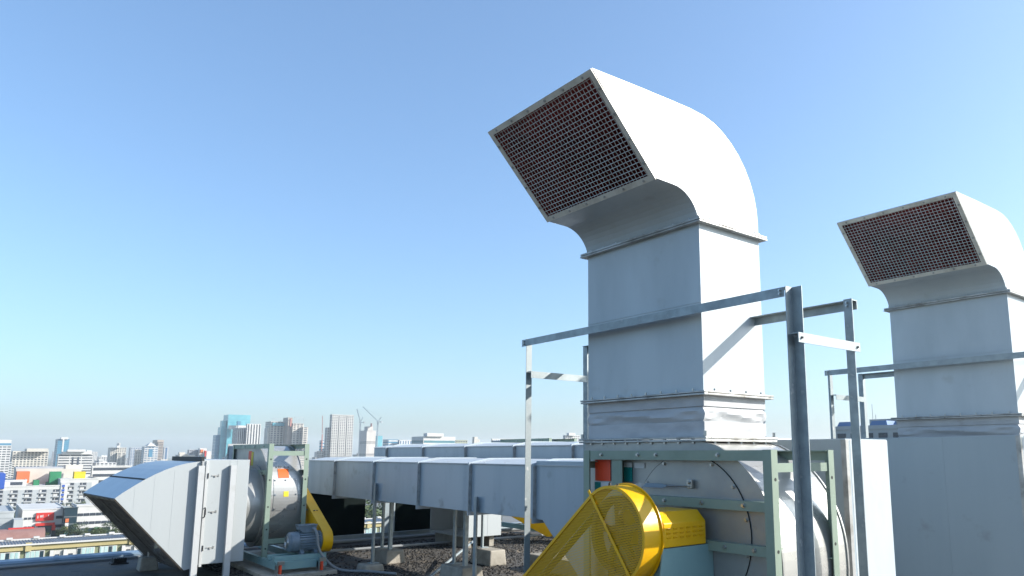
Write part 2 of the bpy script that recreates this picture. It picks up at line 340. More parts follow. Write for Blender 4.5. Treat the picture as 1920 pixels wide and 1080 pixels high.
# ------------------------------------------------------------------ exhaust tower: riser, flexible joint, elbow hood with mesh
def make_tower():
    t = thing('exhaust_tower', 'tall white exhaust duct with large elbow hood, nearest to the camera', 'exhaust duct', (-3.235, 3.49, 1.83), 'elbow topped exhaust ducts')
    x0, x1, y0, y1 = -3.74, -2.73, 3.20, 3.775
    th = 0.004
    # riser sheets
    rs = MB()
    rs.box(x0, x1, y0, y0 + th, 2.10, 3.11); rs.box(x0, x1, y1 - th, y1, 2.10, 3.11)
    rs.box(x1 - th, x1, y0 + th, y1 - th, 2.10, 3.11); rs.box(x0, x0 + th, y0 + th, y1 - th, 2.10, 3.11)
    riser = rs.build('riser', 'white', t)
    for z in (2.62,):
        MB().box(x0 + 0.0, x1, y0 - 0.0025, y0 - 0.0003, z, z + 0.004).build('seam', 'white', riser)
    # elbow hood
    top = [(2.366, 3.785), (2.76, 3.797), (3.14, 3.803)] + [(y1 - 0.60 + 0.60 * math.sin(a), 3.203 + 0.60 * math.cos(a)) for a in [rad(9 * i) for i in range(1, 11)]] + [(y1, 3.115)]
    bot = [(2.850, 3.287), (2.98, 3.284)] + [(2.985 + 0.218 * math.sin(a), 3.066 + 0.218 * math.cos(a)) for a in [rad(9 * i) for i in range(1, 10)]] + [(y0, 3.115)]
    prof = top + bot[::-1]
    for xa, xb, cm in ((x1 - th, x1, (1, 0)), (x0, x0 + th, (0, 1))):
        m = MB(); k = 0
        m.prism(prof, 'x', xa, xb, 0); m.m[0] = cm[0]; m.m[1] = cm[1]
        m.build('hood_side', ['white', 'redox'], t)
    def sheet(line, sgn, nm):
        m = MB(); n = len(line); off = []
        for i, p in enumerate(line):
            a = line[max(i - 1, 0)]; c = line[min(i + 1, n - 1)]
            d = Vector((c[0] - a[0], c[1] - a[1])).normalized(); off.append((p[0] - sgn * d.y * th, p[1] + sgn * d.x * th))
        vs_ = []
        for i in range(n):
            vs_ += [(x0 + th, line[i][0], line[i][1]), (x1 - th, line[i][0], line[i][1]), (x1 - th, off[i][0], off[i][1]), (x0 + th, off[i][0], off[i][1])]
        for i in range(n - 1):
            q = i * 4
            m.add([vs_[q], vs_[q + 1], vs_[q + 5], vs_[q + 4]], [(0, 1, 2, 3)], 0)
            m.add([vs_[q + 2], vs_[q + 3], vs_[q + 7], vs_[q + 6]], [(0, 1, 2, 3)], 1)
        m.add(vs_[:4], [(0, 1, 2, 3)], 0)
        o = m.build(nm, ['white', 'redox'], t); o.data.polygons.foreach_set('use_smooth', [True] * len(o.data.polygons))
        return o
    sheet(top, -1, 'hood_top'); sheet(bot, 1, 'hood_underside')
    # screen
    A = Vector((0, 2.366, 3.785)); B = Vector((0, 2.850, 3.287)); d = (B - A).normalized(); L = (B - A).length
    nrm = Vector((0, -d.z, d.y)); nrm = nrm if nrm.y < 0 else -nrm
    def P(x, s, o=0.0): q = A + d * s + nrm * o; return Vector((x, q.y, q.z))
    fr = 0.034
    sc = MB()
    NX, NS = 34, 24
    for i in range(NX + 1):
        x = x0 + 0.02 + (x1 - x0 - 0.04) * i / NX
        sc.tube([P(x, 0.015 + (L - 0.03) * k / (NS * 1), 0.002 + 0.0026 * (1 if (k + i) % 2 else -1)) for k in range(NS + 1)], 0.0021, 4)
    for k in range(NS + 1):
        s_ = 0.015 + (L - 0.03) * k / NS
        sc.tube([P(x0 + 0.015, s_, 0.002), P(x1 - 0.015, s_, 0.002)], 0.0021, 4)
    screen = sc.build('wire_screen', 'wire', t, kind='stuff')
    for nm, p0, p1, u in (('screen_trim', P(x0, fr / 2, 0.010), P(x1, fr / 2, 0.010), d), ('screen_trim', P(x0, L - fr / 2, 0.010), P(x1, L - fr / 2, 0.010), d),
                          ('screen_trim', P(x0 + fr / 2, fr, 0.0101), P(x0 + fr / 2, L - fr, 0.0101), X_), ('screen_trim', P(x1 - fr / 2, fr, 0.0101), P(x1 - fr / 2, L - fr, 0.0101), X_)):
        tr = MB().bar(p0, p1, u, nrm, fr, 0.005).build(nm, 'trim', t)
        n = 6 if abs((p1 - p0).x) > 0.5 else 4
        for i in range(n):
            q = p0.lerp(p1, (i + 0.5) / n) + nrm * 0.0026
            bolt_part(q, nrm, tr, 0.006, 0.007, 'screw', 'flange')
    # flange angles round the riser
    def ring(zc, h, out, nm, mt_='flange', n_b=9):
        f_ = MB()
        f_.box(x0 - out, x1 + out, y0 - out, y0 - 0.0005, zc, zc + h); f_.box(x0 - out, x1 + out, y1 + 0.0005, y1 + out, zc, zc + h)
        f_.box(x1 + 0.0005, x1 + out, y0 - 0.0005, y1 + 0.0005, zc, zc + h); f_.box(x0 - out, x0 - 0.0005, y0 - 0.0005, y1 + 0.0005, zc, zc + h)
        return f_.build(nm, mt_, t, bevel=0.002)
    ring(3.094, 0.010, 0.040, 'flange'); ring(3.108, 0.014, 0.038, 'flange')
    w_ = MB(); w_.box(x0 - 0.006, x1 + 0.006, y0 - 0.006, y0 - 0.001, 3.122, 3.145); w_.box(x1 + 0.001, x1 + 0.006, y0 - 0.001, y1 + 0.006, 3.122, 3.145)
    w_.build('flange_leg', 'flange', t)
    ring(2.092, 0.010, 0.040, 'flange'); ring(2.078, 0.011, 0.038, 'flange')
    fb = ring(1.832, 0.012, 0.048, 'flange'); fb2 = ring(1.816, 0.012, 0.046, 'flange')
    for i in range(9):
        bolt_part((x0 + 0.06 + i * 0.111, y0 - 0.03, 1.832), -Z_, fb, 0.008, 0.028)
    for i in range(5):
        bolt_part((x1 + 0.03, y0 + 0.05 + i * 0.118, 1.832), -Z_, fb, 0.008, 0.028)
    for px, py in ((x1 + 0.03, y0 - 0.03), (x0 - 0.03, y0 - 0.03), (x1 + 0.034, y1 + 0.03)):
        bolt_part((px, py, 1.845), Z_, fb, 0.009, 0.03); 
    for zc in (3.108, 2.092):
        for i in range(8): bolt_part((x0 + 0.06 + i * 0.127, y0 - 0.022, zc + 0.012), Z_, fb, 0.006, 0.014)
        for i in range(4): bolt_part((x1 + 0.022, y0 + 0.07 + i * 0.145, zc + 0.012), Z_, fb, 0.006, 0.014)
    # flexible canvas joint with sagging middle band
    zs = [(1.846, 0.0), (1.93, 0.0), (1.931, -0.010), (1.945, -0.004), (1.96, 0.004), (1.975, 0.008), (1.99, 0.004), (2.003, -0.004), (2.016, -0.010), (2.017, 0.0), (2.078, 0.0)]
    n = 40; cv = MB(); rows = []
    rnd = random.Random(5)
    per = []
    for i in range(n): per.append((x0 + (x1 - x0) * i / n, y0, 0, -1, i / n))
    for i in range(n): per.append((x1, y0 + (y1 - y0) * i / n, 1, 0, i / n))
    for i in range(n): per.append((x1 - (x1 - x0) * i / n, y1, 0, 1, i / n))
    for i in range(n): per.append((x0, y1 - (y1 - y0) * i / n, -1, 0, i / n))
    vs_ = []
    for z, o in zs:
        for (px, py, nx, ny, u) in per:
            wv = 0.0
            if 1.9305 < z < 2.0165:
                e = min(u, 1 - u)
                ph = (z - 1.93) / 0.086
                wv = 0.010 * math.sin(9 * u + 7 * ph) * (1 - 0.5 * e) + 0.008 * math.sin(23 * u - 9 * ph + 1) * math.exp(-e * 5)
                wv *= math.sin(math.pi * ph)
            vs_.append((px + nx * (o + wv), py + ny * (o + wv), z))
    m4 = len(per); fs = []
    for k in range(len(zs) - 1):
        for i in range(m4): fs.append((k * m4 + i, k * m4 + (i + 1) % m4, (k + 1) * m4 + (i + 1) % m4, (k + 1) * m4 + i))
    cv.add(vs_, fs); cv.build('canvas_joint', 'canvas', t, smooth=True)
    # scuff marks
    return t

tower = make_tower()
DX2, DY2 = 0.455, 3.33
t2 = dup(tower); t2.location = (tower.location.x + DX2, tower.location.y + DY2, tower.location.z - 0.03)
t2['label'] = 'second white exhaust duct with elbow hood, farther back at right edge'

# ------------------------------------------------------------------ galvanised support frame round each tower
def make_support():
    t = thing('support_frame', 'galvanised steel angle frame bracing the nearest exhaust duct', 'support frame', (-3.2, 3.4, 0), 'angle iron duct support frames')
    a = 0.05
    L, R, F, B, zt = -4.345, -2.045, 3.115, 3.70, 2.59
    def post(x, y, u, w, sz=a, top=zt):
        p = MB().angle((x, y, 0.012), (x, y, top), u, w, sz, 0.005).build('post', 'galv', t)
        MB().box(x + u[0] * sz / 2 - 0.07, x + u[0] * sz / 2 + 0.07, y + w[1] * sz / 2 - 0.07, y + w[1] * sz / 2 + 0.07, 0.0, 0.011).build('base_plate', 'galv', p)
        return p
    post(L, F + a, (-1, 0, 0), (0, -1, 0)); post(L + 0.03, B - 0.02, (-1, 0, 0), (0, 1, 0))
    post(R - 0.06, F + 0.06, (1, 0, 0), (0, -1, 0), 0.06); post(R - a, B - a, (1, 0, 0), (0, 1, 0))
    MB().angle((L - 0.05, F - 0.007, zt - 0.005), (R - 0.062, F - 0.007, zt - 0.005), (0, 1, 0), (0, 0, -1), a, 0.005).build('rail', 'galv', t)
    # the rail's face sits on the outside of the posts
    MB().angle((L + 0.001, B + 0.006, zt - 0.005), (R - 0.001, B + 0.006, zt - 0.005), (0, -1, 0), (0, 0, -1), a, 0.005).build('rail', 'galv', t)
    MB().angle((L + 0.056, F + 0.004, 2.345), (L + 0.056, B - 0.024, 2.345), (-1, 0, 0), (0, 0, -1), a, 0.005).build('side_rail', 'galv', t)
    MB().angle((R + 0.006, F + 0.002, 2.345), (R + 0.006, B - 0.002, 2.345), (-1, 0, 0), (0, 0, -1), a, 0.005).build('side_rail', 'galv', t)
    for x, y, ax in ((L - 0.02, F - 0.0075, -Y_), (R - 0.085, F - 0.0075, -Y_), (R - 0.03, B - 0.051, -Y_)):
        for dz in (0.018, 0.036): bolt_part((x, y, 2.588 - dz), ax, t, 0.006, 0.012)
    for y in (F + 0.03, B - 0.03): bolt_part((R + 0.0065, y, 2.32), X_, t, 0.006, 0.012)
    for z in ():
        for (x, y) in ((L + 0.02, F - 0.0065),):
            bolt_part((x, y, z - 0.005), -Y_, t, 0.007, 0.012)
    return t
sup = make_support()
s2 = dup(sup); s2.location = (sup.location.x + DX2, sup.location.y + DY2, -0.03)
s2['label'] = 'galvanised steel angle frame around the farther exhaust duct at right'

# ------------------------------------------------------------------ electric motor
def motor(t, cx, cz, y0, y1, r, m='motor', box_top=True):
    mo = MB(); n = 22; prof = []
    for i in range(n):
        a = i * math.tau / n
        for da, rr in ((-0.09, 0.86), (-0.045, 1.0), (0.045, 1.0), (0.09, 0.86)):
            prof.append((r * rr * math.cos(a + da), r * rr * math.sin(a + da)))
    ya, yb = y0 + 0.28 * (y1 - y0), y1 - 0.14 * (y1 - y0)
    mo.sweep(prof, (cx, ya, cz), (cx, yb, cz), X_, Z_)
    body = mo.build('motor', m, t)
    MB().lathe((cx, y0, cz), Y_, [(0.0, 0), (0.0, r * 0.72), (0.012, r * 0.86), (0.035, r * 1.0), (ya - y0, r * 1.02), (ya - y0, 0)], 32).build('fan_cowl', m, body, smooth=True)
    g = MB()
    for k in range(5): g.lathe((cx, y0 - 0.003, cz), Y_, [(0, r * (0.18 + 0.1 * k)), (-0.004, r * (0.2 + 0.1 * k)), (0, r * (0.22 + 0.1 * k))], 24)
    g.build('cowl_grille', 'bolt', body)
    MB().lathe((cx, yb, cz), Y_, [(0, 0), (0, r), (0.03, r * 0.98), (0.05, r * 0.6), (y1 - yb, r * 0.5), (y1 - yb, 0.025), (y1 - yb + 0.08, 0.025), (y1 - yb + 0.08, 0)], 32).build('end_bell', m, body, smooth=True)
    for yy in (ya + 0.04, yb - 0.06):
        f_ = MB(); f_.prism([(cx - r * 1.05, cz - r * 1.15), (cx + r * 1.05, cz - r * 1.15), (cx + r * 1.05, cz - r * 1.02), (cx + r * 0.6, cz - r * 0.7), (cx - r * 0.6, cz - r * 0.7), (cx - r * 1.05, cz - r * 1.02)], 'y', yy - 0.025, yy + 0.025)
        f_.build('foot', m, body)
    if box_top:
        k = MB(); ym = (ya + yb) / 2 - 0.03
        k.prism([(ym - 0.12, cz + r * 1.55), (ym + 0.13, cz + r * 1.55), (ym + 0.13, cz + r * 0.9), (ym - 0.07, cz + r * 0.9), (ym - 0.12, cz + r * 1.2)], 'x', cx - 0.08, cx + 0.09)
        tb = k.build('terminal_box', m, body, bevel=0.004)
        MB().box(cx - 0.09, cx + 0.10, ym - 0.13, ym + 0.14, cz + r * 1.552, cz + r * 1.552 + 0.018).build('box_lid', m, tb, bevel=0.004)
        pts = [(cx + 0.09, ym + 0.07, cz + r * 1.25), (cx + 0.16, ym + 0.08, cz + r * 1.2), (cx + 0.20, ym + 0.10, cz + r * 0.7), (cx + 0.21, ym + 0.13, cz - r * 0.6), (cx + 0.24, ym + 0.22, cz - r * 1.7), (cx + 0.34, ym + 0.42, 0.05), (cx + 0.62, ym + 0.72, 0.03), (cx + 1.1, ym + 0.95, 0.03)]
        sm = []
        for i in range(len(pts) - 1):
            p0, p1, p2, p3 = [Vector(pts[max(0, min(len(pts) - 1, i + q))]) for q in (-1, 0, 1, 2)]
            for q in range(6):
                u = q / 6; sm.append(0.5 * ((2 * p1) + (-p0 + p2) * u + (2 * p0 - 5 * p1 + 4 * p2 - p3) * u * u + (-p0 + 3 * p1 - 3 * p2 + p3) * u ** 3))
        sm.append(Vector(pts[-1]))
        MB().tube(sm, 0.019, 10).build('conduit', 'conduit', body, smooth=True)
    return body

# ------------------------------------------------------------------ belt guards
def hull_guard(c0, r0, c1, r1, n=40):
    """outline of two circles joined by their outer tangents, in the x-z plane"""
    d = Vector((c1[0] - c0[0], c1[1] - c0[1])); L = d.length; a = math.atan2(d.y, d.x); g = math.acos((r0 - r1) / L)
    p = []
    for i in range(n + 1):
        t = a + g + (math.tau - 2 * g) * i / n; p.append((c0[0] + r0 * math.cos(t), c0[1] + r0 * math.sin(t)))
    k = n // 2
    for i in range(k + 1):
        t = a - g + 2 * g * i / k; p.append((c1[0] + r1 * math.cos(t), c1[1] + r1 * math.sin(t)))
    return p
def ring_strip(mb, outer, inner, y0, y1):
    n = len(outer)
    vs_ = [(p[0], y0, p[1]) for p in outer] + [(p[0], y0, p[1]) for p in inner] + [(p[0], y1, p[1]) for p in outer] + [(p[0], y1, p[1]) for p in inner]
    fs = []
    for i in range(n):
        j = (i + 1) % n
        fs += [(i, j, n + j, n + i), (2 * n + i, 2 * n + j, 3 * n + j, 3 * n + i), (i, j, 2 * n + j, 2 * n + i), (n + i, n + j, 3 * n + j, 3 * n + i)]
    mb.add(vs_, fs)
def perforated(inside, bb, y, pitch, hole):
    """hexagonal perforated sheet: every cell is a ring of six quads round an open hole"""
    vs_ = []; fs = []; idx = {}
    R = pitch / math.sqrt(3)
    def vid(p):
        k = (round(p[0] * 20000), round(p[1] * 20000))
        if k not in idx: idx[k] = len(vs_); vs_.append((p[0], y, p[1]))
        return idx[k]
    x0, x1, z0, z1 = bb
    rows = int((z1 - z0) / (pitch * 0.8660254)) + 1; cols = int((x1 - x0) / pitch) + 1
    for rr in range(rows):
        for cc in range(cols):
            cx = x0 + cc * pitch + (pitch / 2 if rr % 2 else 0); cz = z0 + rr * pitch * 0.8660254
            if not inside(cx, cz): continue
            o = [vid((cx + R * math.cos(rad(90 + 60 * k)), cz + R * math.sin(rad(90 + 60 * k)))) for k in range(6)]
            q = len(vs_)
            for k in range(6): vs_.append((cx + hole * math.cos(rad(90 + 60 * k)), y, cz + hole * math.sin(rad(90 + 60 * k))))
            for k in range(6): fs.append((o[k], o[(k + 1) % 6], q + (k + 1) % 6, q + k))
    return vs_, fs
def in_hull(c0, r0, c1, r1):
    d = Vector((c1[0] - c0[0], c1[1] - c0[1])); L = d.length; d /= L
    def f(x, z):
        s = max(0.0, min(1.0, ((x - c0[0]) * d.x + (z - c0[1]) * d.y) / L))
        return math.hypot(x - c0[0] - d.x * L * s, z - c0[1] - d.y * L * s) < r0 + (r1 - r0) * s
    return f
def pulley(parent, c, y0, y1, r, spokes=5):
    p = MB(); n = 40
    p.lathe((c[0], 0, c[1]), Y_, [(y0, r * 0.86), (y0, r), (y0 + 0.01, r * 0.95), (y1 - 0.01, r * 0.95), (y1, r), (y1, r * 0.86), (y0, r * 0.86)], n)
    p.cyl((c[0], 0, c[1]), Y_, r * 0.26, y0 - 0.01, y1 + 0.01, 20)
    for k in range(spokes):
        a = k * math.tau / spokes + 0.4
        p.bar((c[0] + r * 0.2 * math.cos(a), (y0 + y1) / 2, c[1] + r * 0.2 * math.sin(a)), (c[0] + r * 0.9 * math.cos(a), (y0 + y1) / 2, c[1] + r * 0.9 * math.sin(a)), Y_, Vector((-math.sin(a), 0, math.cos(a))), (y1 - y0) * 0.5, r * 0.16)
    return p.build('pulley', 'pulley', parent, smooth=True)
def scroll_line(cx, cz, pts_deg_r, n=60):
    """spiral through (angle, radius) control points"""
    out = []
    for i in range(n + 1):
        a = pts_deg_r[0][0] + (pts_deg_r[-1][0] - pts_deg_r[0][0]) * i / n
        for (a0, r0), (a1, r1) in zip(pts_deg_r, pts_deg_r[1:]):
            if min(a0, a1) - 1e-6 <= a <= max(a0, a1) + 1e-6:
                rr = r0 + (r1 - r0) * (a - a0) / (a1 - a0); break
        out.append((cx + rr * math.cos(rad(a)), cz + rr * math.sin(rad(a))))
    return out

# ------------------------------------------------------------------ the drive side exhaust fan under the near tower
def make_main_fan():
    t = thing('exhaust_fan', 'grey centrifugal fan in green angle frame with yellow perforated belt guard, below nearest exhaust duct', 'fan', (-2.94, 3.38, 0), None)
    L, R, F, B, zb, zt = -3.665, -2.215, 3.095, 3.665, 0.20, 1.768
    a = 0.052
    # scroll
    cx, cz = -2.885, 1.19
    line = [(-2.735, 1.815)] + scroll_line(cx, cz, [(68, 0.648), (0, 0.648), (-90, 0.72), (-150, 0.79), (-180, 0.85)], 64) + [(-3.735, 1.28), (-3.735, 1.815)]
    lip = [(cx + (p[0] - cx) * 1.012, cz + (p[1] - cz) * 1.012 if p[1] < 1.8 else p[1]) for p in line]
    w = MB(); n = len(line)
    for i in range(n - 1):
        p, q = line[i], line[i + 1]
        w.add([(p[0], 3.19, p[1]), (q[0], 3.19, q[1]), (q[0], 3.775, q[1]), (p[0], 3.775, p[1])], [(0, 1, 2, 3)])
    w.build('scroll_wrap', 'scroll', t, smooth=True)
    MB().prism(lip, 'y', 3.176, 3.19).build('side_plate', 'steel', t)
    MB().prism(lip, 'y', 3.775, 3.787).build('side_plate', 'steel', t)
    dk = MB().cyl((-2.84, 0, 1.317), Y_, 0.428, 3.169, 3.1755, 72).build('access_disc', 'steel', t)
    MB().lathe((-2.84, 0, 1.317), Y_, [(3.1685, 0.4282), (3.1685, 0.4300), (3.1757, 0.4310)], 72).build('gasket', 'hole', dk)
    for k in range(14):
        an = math.tau * k / 14 + 0.22
        bolt_part((-2.84 + 0.412 * math.cos(an), 3.169, 1.317 + 0.412 * math.sin(an)), -Y_, dk, 0.009, 0.012)
    # frame
    for (x, y, u, v) in ((L, F, X_, Y_), (R, F, -X_, Y_), (L, B, X_, -Y_), (R, B, -X_, -Y_)):
        p = MB().angle((x, y, zb), (x, y, zt), u, v, a, 0.006).build('post', 'green', t)
        for z in (0.5, 0.9, 1.27, 1.62):
            if u.x < 0: MB().cyl((x + 0.0002, y + v.y * 0.028, z), X_, 0.009, 0.0, 0.0006, 12).build('bolt_hole', 'hole', p)
    def rail(z, x0, x1, y, h, mt_='green', nb=(), d=0.045):
        sg = 1 if y < 3.4 else -1
        q = MB().angle((x0, y, z), (x1, y, z), (0, sg, 0), (0, 0, -1), h, 0.006).build('rail', mt_, t)
        for x in nb: bolt_part((x, y - 0.0005 * sg, z - h * 0.45), (0, -sg, 0), q, 0.009, 0.013)
        return q
    rail(zt - 0.002, L + 0.007, R - 0.007, F + 0.007, 0.055, nb=(-3.50, -3.17, -3.02, -2.56))
    rail(1.505, -3.31, R - 0.007, F + 0.030, 0.05, nb=(-2.98, -2.70, -2.42))
    rail(1.285, -2.75, R - 0.007, F + 0.030, 0.05, nb=(-2.55, -2.36))
    rail(0.36, L + 0.007, R - 0.007, F + 0.007, 0.055)
    rail(zt - 0.002, L + 0.007, R - 0.007, B - 0.007, 0.055); rail(1.20, L + 0.007, R - 0.007, B - 0.007, 0.055); rail(0.36, L + 0.007, R - 0.007, B - 0.007, 0.055)
    for x, sg in ((L, 1), (R, -1)):
        for z in (1.70, 0.95, 0.42):
            MB().angle((x + sg * 0.007, F + 0.008, z), (x + sg * 0.007, B - 0.008, z), (sg, 0, 0), (0, 0, -1), 0.045, 0.006).build('side_rail', 'green', t)
    MB().angle((-3.412, F + 0.016, 0.38), (-3.412, F + 0.016, zt - 0.06), X_, Y_, 0.09, 0.006).build('upright', 'green', t)
    # skid
    for y in (F - 0.02, B - 0.06):
        MB().channel((L - 0.35, y, 0.10), (R + 0.05, y, 0.10), Y_, Z_, 0.1, 0.06).build('skid_beam', 'green', t)
    for x in (-3.9, -3.0, -2.3):
        MB().box(x - 0.12, x + 0.12, 2.95, 3.8, 0.0, 0.1).build('plinth', 'concrete', t, bevel=0.012)
    # stickers
    fy = 3.170
    MB().box(-3.640, -3.492, fy, fy + 0.002, 1.575, 1.711).build('red_sticker', 'red', t)
    MB().box(-3.648, -3.505, fy, fy + 0.002, 1.49, 1.571).build('label_plate', 'whitest', t)
    MB().box(-3.643, -3.585, fy - 0.0015, fy - 0.0002, 1.50, 1.566).build('label_print', 'tealst', t)
    MB().box(-3.366, -3.292, fy, fy + 0.002, 1.577, 1.664).build('teal_label', 'tealst', t)
    MB().box(-3.366, -3.296, fy, fy + 0.002, 1.6645, 1.694).build('white_label', 'whitest', t)
    MB().box(-3.272, -3.185, fy, fy + 0.002, 1.660, 1.693).build('white_label', 'whitest', t)
    # damper lever and bracket
    lv = MB(); lv.prism([(-3.21, 1.565), (-3.18, 1.577), (-3.11, 1.577), (-3.14, 1.553), (-3.21, 1.553)], 'y', 3.105, 3.112)
    MB().prism([(-3.109, 1.577), (-2.98, 1.577), (-2.945, 1.569), (-2.945, 1.561), (-2.98, 1.553), (-3.139, 1.553)], 'y', 3.105, 3.112).build('lever_grip', 'coping', t)
    MB().tube([(-2.944, 3.108, 1.565), (-2.80, 3.125, 1.567)], 0.004, 6).build('lever_rod', 'bolt', t)
    lv.build('damper_lever', 'flange', t)
    MB().box(-2.822, -2.782, 3.138, 3.155, 1.555, 1.605).build('lever_bracket', 'bolt', t, bevel=0.003)
    bolt_part((-2.802, 3.138, 1.588), -Y_, t, 0.009, 0.014)
    # belt guard
    c0, r0, c1, r1 = (-2.925, 1.322), 0.258, (-3.985, 0.575), 0.175
    out = hull_guard(c0, r0, c1, r1); inn = hull_guard(c0, r0 - 0.016, c1, r1 - 0.016); inn2 = hull_guard(c0, r0 - 0.004, c1, r1 - 0.004)
    g = MB(); ring_strip(g, out, inn2, 2.652, 2.770); ring_strip(g, out, inn, 2.648, 2.6515)
    outb = hull_guard(c0, r0 + 0.012, c1, r1 + 0.012); ring_strip(g, outb, inn2, 2.7705, 2.7745)
    guard = g.build('belt_guard', 'yellow', t, smooth=True)
    vs_, fs = perforated(in_hull(c0, r0 - 0.014, c1, r1 - 0.014), (-4.2, -2.6, 0.35, 1.6), 2.6535, 0.0098, 0.0037)
    MB().add(vs_, fs).build('perforated_sheet', 'yellow', guard, kind='stuff')
    MB().bar((-3.095, 2.6455, 1.548), (-2.742, 2.6455, 1.085), Y_, Vector((0.80, 0, 0.60)), 0.003, 0.017).build('strap', 'yellow', guard)
    for x, z in ((-2.75, 1.12), (-2.815, 1.085), (-2.93, 1.575), (-2.99, 1.575)):
        bolt_part((x, 2.71, z), Vector((x - c0[0], 0, z - c0[1])), guard, 0.007, 0.014, 'rivet', 'pulley')
    pulley(t, c0, 2.69, 2.755, 0.20); pulley(t, c1, 2.69, 2.755, 0.11, 4)
    bl = MB(); ring_strip(bl, hull_guard(c0, 0.203, c1, 0.113), hull_guard(c0, 0.194, c1, 0.104), 2.695, 2.75); bl.build('drive_belt', 'dark', t)
    MB().cyl((c0[0], 0, c0[1]), Y_, 0.03, 2.68, 3.16, 20).build('shaft', 'bolt', t)
    # louvered shaft cover
    sx1 = -2.66
    cv = MB().prism([(sx1 - 0.34, 1.272), (sx1, 1.272), (sx1, 1.392), (sx1 - 0.055, 1.448), (sx1 - 0.285, 1.448), (sx1 - 0.34, 1.392)], 'y', 2.780, 3.105).build('shaft_cover', 'yellow', t, bevel=0.004)
    for r_ in range(3):
        for k in range(6):
            y = 2.80 + k * 0.05; z = 1.375 - r_ * 0.022 - 0.006
            MB().prism([(sx1 + 0.0003, z), (sx1 + 0.006, z - 0.002), (sx1 + 0.0003, z - 0.010)], 'y', y, y + 0.028).build('louvre', 'yellow', cv)
    # bearing pedestal
    pd = MB(); pd.prism([(2.775, 1.268), (3.165, 1.268), (3.165, 0.30), (2.62, 0.30)], 'x', sx1 - 0.012, sx1 - 0.004); pd.build('pedestal', 'teal', t)
    MB().prism([(2.775, 1.268), (3.165, 1.268), (3.165, 0.30), (2.62, 0.30)], 'x', sx1 - 0.40, sx1 - 0.392).build('pedestal', 'teal', t)
    MB().prism([(sx1 - 0.39, 1.26), (sx1 - 0.013, 1.26), (sx1 - 0.013, 0.3), (sx1 - 0.39, 0.3)], 'y', 2.79, 2.797).build('pedestal', 'teal', t)
    MB().bar((sx1 + 0.03, 2.80, 1.10), (sx1 - 0.10, 2.80, 0.86), Y_, Vector((0.78, 0, 0.62)), 0.04, 0.03).build('guard_bracket', 'pulley', t)
    mb_ = motor(t, c1[0], c1[1], 2.80, 3.28, 0.14, box_top=False)
    MB().box(-4.2, -3.8, 2.75, 3.3, 0.20, 0.412).build('motor_base', 'teal', t, bevel=0.006)
    return t
fan1 = make_main_fan()

# ------------------------------------------------------------------ plenum housings
def housing(nm, label, x0, x1, y0, y1, zt, seams_y=(), seams_x=(), top=True):
    t = thing(nm, label, 'housing', ((x0 + x1) / 2, (y0 + y1) / 2, 0))
    th = 0.05
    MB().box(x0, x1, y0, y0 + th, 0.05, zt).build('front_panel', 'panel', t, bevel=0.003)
    MB().box(x1 - th, x1, y0 + th + 0.0005, y1, 0.05, zt).build('side_panel', 'white', t, bevel=0.003)
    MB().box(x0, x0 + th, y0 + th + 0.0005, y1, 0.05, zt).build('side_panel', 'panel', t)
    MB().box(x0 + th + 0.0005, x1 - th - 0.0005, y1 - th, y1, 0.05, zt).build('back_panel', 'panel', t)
    if top: MB().box(x0 + 0.004, x1 - 0.004, y0 + 0.004, y1 - 0.004, zt + 0.0005, zt + 0.006).build('top_panel', 'white', t)
    MB().box(x0 - 0.03, x1 + 0.03, y0 - 0.03, y1 + 0.03, 0, 0.049).build('kerb', 'concrete', t)
    e = MB(); e.box(x1 + 0.0004, x1 + 0.003, y0 + 0.0, y0 + 0.03, 0.06, zt); e.box(x1 - 0.03, x1 + 0.003, y0 - 0.003, y0 - 0.0004, 0.06, zt)
    e.build('corner_trim', 'flange', t)
    for s in seams_x: MB().box(s - 0.003, s + 0.003, y0 - 0.002, y0 - 0.0003, 0.06, zt - 0.004).build('seam', 'panel', t)
    return t
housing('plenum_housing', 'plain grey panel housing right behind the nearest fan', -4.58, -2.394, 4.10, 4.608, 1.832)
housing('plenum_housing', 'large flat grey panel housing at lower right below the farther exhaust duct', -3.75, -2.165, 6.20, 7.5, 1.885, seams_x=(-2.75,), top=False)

# ------------------------------------------------------------------ intake unit: wide hood, plenum box and side drive fan
def text_mesh(txt, size):
    cu = bpy.data.curves.new('lettering', 'FONT'); cu.body = txt; cu.size = size; cu.extrude = 0.0
    o = bpy.data.objects.new('lettering', cu); COL.objects.link(o)
    dg = bpy.context.evaluated_depsgraph_get(); dg.update()
    me = bpy.data.meshes.new_from_object(o.evaluated_get(dg))
    vs_ = [tuple(v.co) for v in me.vertices]; fs = [tuple(p.vertices) for p in me.polygons]
    bpy.data.objects.remove(o); bpy.data.curves.remove(cu); bpy.data.meshes.remove(me)
    return vs_, fs

